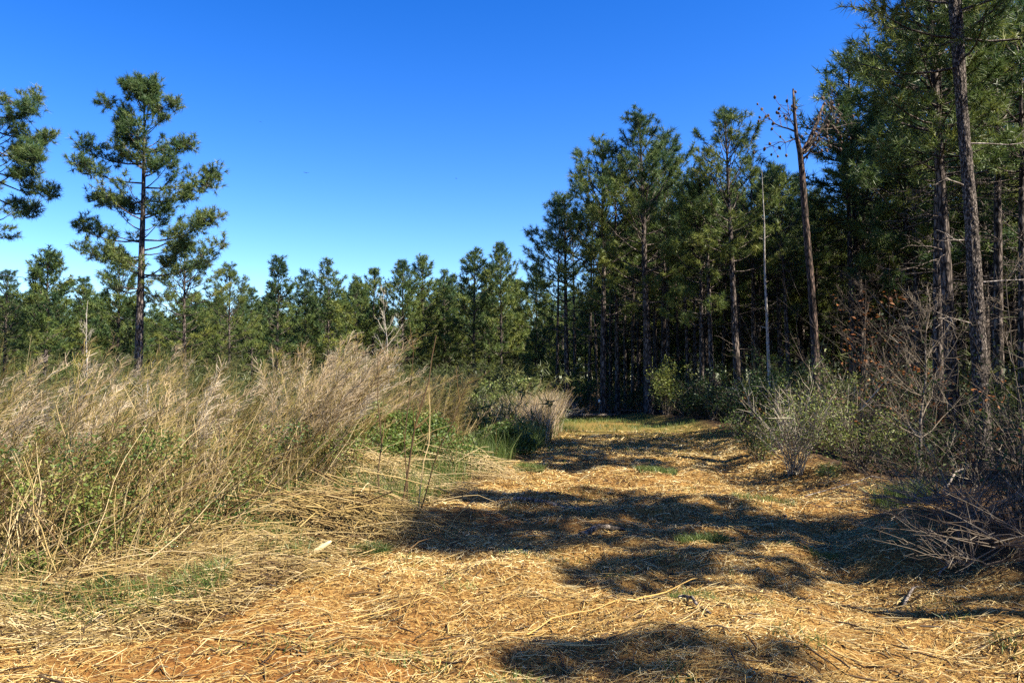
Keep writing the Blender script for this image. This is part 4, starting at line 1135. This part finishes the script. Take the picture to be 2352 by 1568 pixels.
# dark twigs and bark bits in the mulch
p = trail_points(2600, 3.2, 24, 1.7); n = len(p)
a = rng.uniform(0, 6.28, n); L = rng.gamma(2, .05, n) + .04; s = np.linspace(-.5, .5, 3)[None, :, None]
P = np.concatenate([p, np.zeros((n, 1))], 1)[:, None, :] + np.stack([np.cos(a), np.sin(a), np.zeros(n)], -1)[:, None, :] * L[:, None, None] * s + rng.normal(0, .008, (n, 3, 3))
P[..., 2] += ground_h(P[..., 0], P[..., 1]) + rng.uniform(.008, .03, (n, 1))
g = Geo(); tubes(g, P, rng.uniform(.0025, .007, n)[:, None] * np.array([[.8, 1, .7]]), 4, np.clip(rng.normal(.25, .25, n), 0, 1))
tag(g.build('twig_litter', M['stalk']), 'dark broken twigs mixed into the mulch of the trail', kind='stuff')
# ------------------------------------------------------------------ fallen wood and small things
def stick(pxa, pxb, r, label, seed, mat='log', name='fallen_stick', cat='stick', z=.02, group='sticks lying on the trail', bend=.04, sides=9):
    rng = np.random.default_rng(seed)
    ya, yb = gd(pxa[1]), gd(pxb[1])
    A_ = np.array([gx(pxa[0], ya), ya]); B_ = np.array([gx(pxb[0], yb), yb])
    s = np.linspace(0, 1, 9)[:, None]
    P = np.concatenate([A_ + (B_ - A_) * s, np.zeros((9, 1))], 1) + np.cumsum(rng.normal(0, bend * .3, (9, 3)), 0) * np.sin(s * np.pi)
    lin = np.linspace(G(*A_), G(*B_), 9)
    P[:, 2] += np.maximum(lin, ground_h(P[:, 0], P[:, 1])) + r * .6 + z
    c = P.mean(0); g = Geo()
    tubes(g, P - c, (r * np.linspace(1.05, .7, 9) * rng.uniform(.9, 1.1, 9))[None], sides, .6, cap=True)
    o = g.build(name, M[mat], None, True); o.location = c
    return tag(o, label, cat, group)
stick((1330, 1252), (1430, 1228), .028, 'short brown log end on the trail between the shadow bands', 101)
stick((1180, 1168), (1330, 1182), .030, 'dark stick lying across the trail near the leaning stems', 102)
stick((1690, 1135), (1800, 1175), .022, 'curved brown stick in the shaded rut', 103, bend=.12)
stick((1450, 1395), (1620, 1335), .0045, 'long thin pale stick in the near straw', 104, 'straw')
stick((1210, 1440), (1420, 1395), .0042, 'pale stick lying lengthwise in the straw at the near middle', 105, 'straw')
stick((640, 1462), (1010, 1385), .0036, 'very long thin stick lying across the near clay', 106, 'straw')
stick((1555, 1395), (1625, 1440), .012, 'grey dead stick with a pale end in the near straw', 107)
stick((1845, 1130), (2150, 1142), .007, 'thin straight twig lying along the right border of the trail', 108, 'bark_pale')
stick((2060, 1372), (2190, 1318), .011, 'pale bent stick in front of the grey branch heap', 109, 'log', bend=.1)
stick((2160, 1165), (2225, 1080), .014, 'pale broken limb leaning by the arching bush', 110, 'bark_pale', z=.1, bend=.1)
stick((1040, 962), (1420, 958), .09, 'long grey fallen log lying across behind the trail end', 111, name='fallen_log', cat='log', group=None, bend=.03)
stick((1400, 950), (1530, 946), .07, 'short orange-brown log at the foot of the trail-end pines', 112, name='fallen_log', cat='log', group=None)
# small dead top with curved twigs by the log
g = Geo(); rng = np.random.default_rng(121)
twig_shrub(g, np.zeros(3), 14, 1.2, 1.6, rng, .9, .014, 5, .7)
o = g.build('dead_branch_top', M['twig']); xx = gx(1297, 32.2); o.location = (xx, 32.2, G(xx, 32.2)); tag(o, 'pale dead branch top sprawled over the grey log', 'dead branch')
# white split piece of wood
y = gd(1295); x = gx(738, y)
g = Geo(); s = np.linspace(0, 1, 7)
P = np.stack([-.10 + .2 * s, -.06 + .10 * s, .03 + .13 * s], -1)
tubes(g, P, np.array([[.014, .024, .026, .025, .022, .018, .008]]), 7, .97, cap=True)
vv = np.concatenate(g.v); vv[:, 1] *= .55; g.v = [vv]
o = g.build('wood_chunk', M['straw']); o.location = (x, y, G(x, y)); tag(o, 'white split chunk of wood by the mown weeds', 'wood chunk')
# pine seedling
y = gd(1120); x = gx(1898, y); t = empty('pine_seedling', (x, y, G(x, y))); tag(t, 'blue-green pine seedling at the right border of the trail', 'seedling')
g = Geo(); f = Geo(); rng = np.random.default_rng(122); C, A = [], []
tubes(g, np.array([[0, 0, -.02], [0, 0, .12], [.01, 0, .26]]), np.array([[.008, .006, .003]]), 5, .3)
for k in range(16):
    a = rng.uniform(0, 6.28); l = rng.uniform(.08, .24); z = rng.uniform(.03, .22)
    e = np.array([math.cos(a) * l, math.sin(a) * l, z + .06]); tubes(g, np.array([[0, 0, z], e * [.5, .5, 1] - [0, 0, .02], e]), np.array([[.004, .003, .002]]), 3, .3)
    C.append(e); A.append([math.cos(a), math.sin(a), .8])
needles(f, np.array(C), np.array(A), rng, 26, .12, .006, .3, .6, .1)
g.build('stem', M['twig'], t); f.build('needles', M['leaf'], t)['kind'] = 'stuff'
# small pale tag on a trunk
y = 33.6; x = gx(1376, y); z = at(1376, 921, y)[2]
g = Geo(); w, h, d = .045, .065, .004
v = np.array([[sx * w, sy * d, sz * h] for sx in (-1, 1) for sy in (-1, 1) for sz in (-1, 1)])
g.add(v, [[0, 1, 3, 2], [4, 6, 7, 5], [0, 4, 5, 1], [2, 3, 7, 6], [0, 2, 6, 4], [1, 5, 7, 3]], None, 1.)
tubes(g, np.array([[0, .03, -z + G(x, y)], [0, .03, -.3], [0, .03, .05]]), np.array([[.012, .012, .012]]), 6, .2)
o = g.build('marker_tag', tint_mat('pale marker', [(0, (.12, .10, .07)), (.5, (.3, .28, .2)), (1, (.75, .74, .62))], .5)); o.location = (x, y, z)
tag(o, 'small pale marker on a thin stake beside the trunks at trail end', 'marker')
# birds
for px, py, Yd, sp_, rz, lab in [(703, 397, 150, .9, .4, 'dark bird gliding over the middle of the tree line'), (1048, 410, 190, .7, 1.0, 'faint small bird in the sky nearest the tall pines'), (598, 280, 200, .55, .2, 'tiny speck of a bird, highest in the sky')]:
    t = empty('bird', at(px, py, Yd), rz); tag(t, lab, 'bird', 'birds in the sky')
    g = Geo(); tubes(g, np.array([[0, -.22, 0], [0, -.1, .01], [0, .05, .01], [0, .18, .02], [0, .25, .02]]) * sp_, np.array([[.01, .05, .07, .05, .01]]) * sp_, 7, .5, cap=True); g.build('body', M['bird'], t, True)
    for sx in (-1, 1):
        g = Geo(); s_ = np.linspace(0, 1, 5)
        up_ = np.stack([sx * s_ * .62, .10 - .16 * s_ ** 2, .16 * s_ - .08 * s_ ** 2], -1) * sp_; lo_ = np.stack([sx * s_ * .62, -.08 - .06 * s_, .16 * s_ - .08 * s_ ** 2 - .01], -1) * sp_
        th = np.array([0, 0, .012]) * sp_
        v = np.concatenate([up_ + th, lo_ + th, up_ - th, lo_ - th]); q = []
        for k in range(4): q += [[k, k + 1, 6 + k, 5 + k], [10 + k, 15 + k, 16 + k, 11 + k], [k, 10 + k, 11 + k, k + 1], [5 + k, 6 + k, 16 + k, 15 + k]]
        g.add(v, q, None, .4); g.build('wing', M['bird'], t)
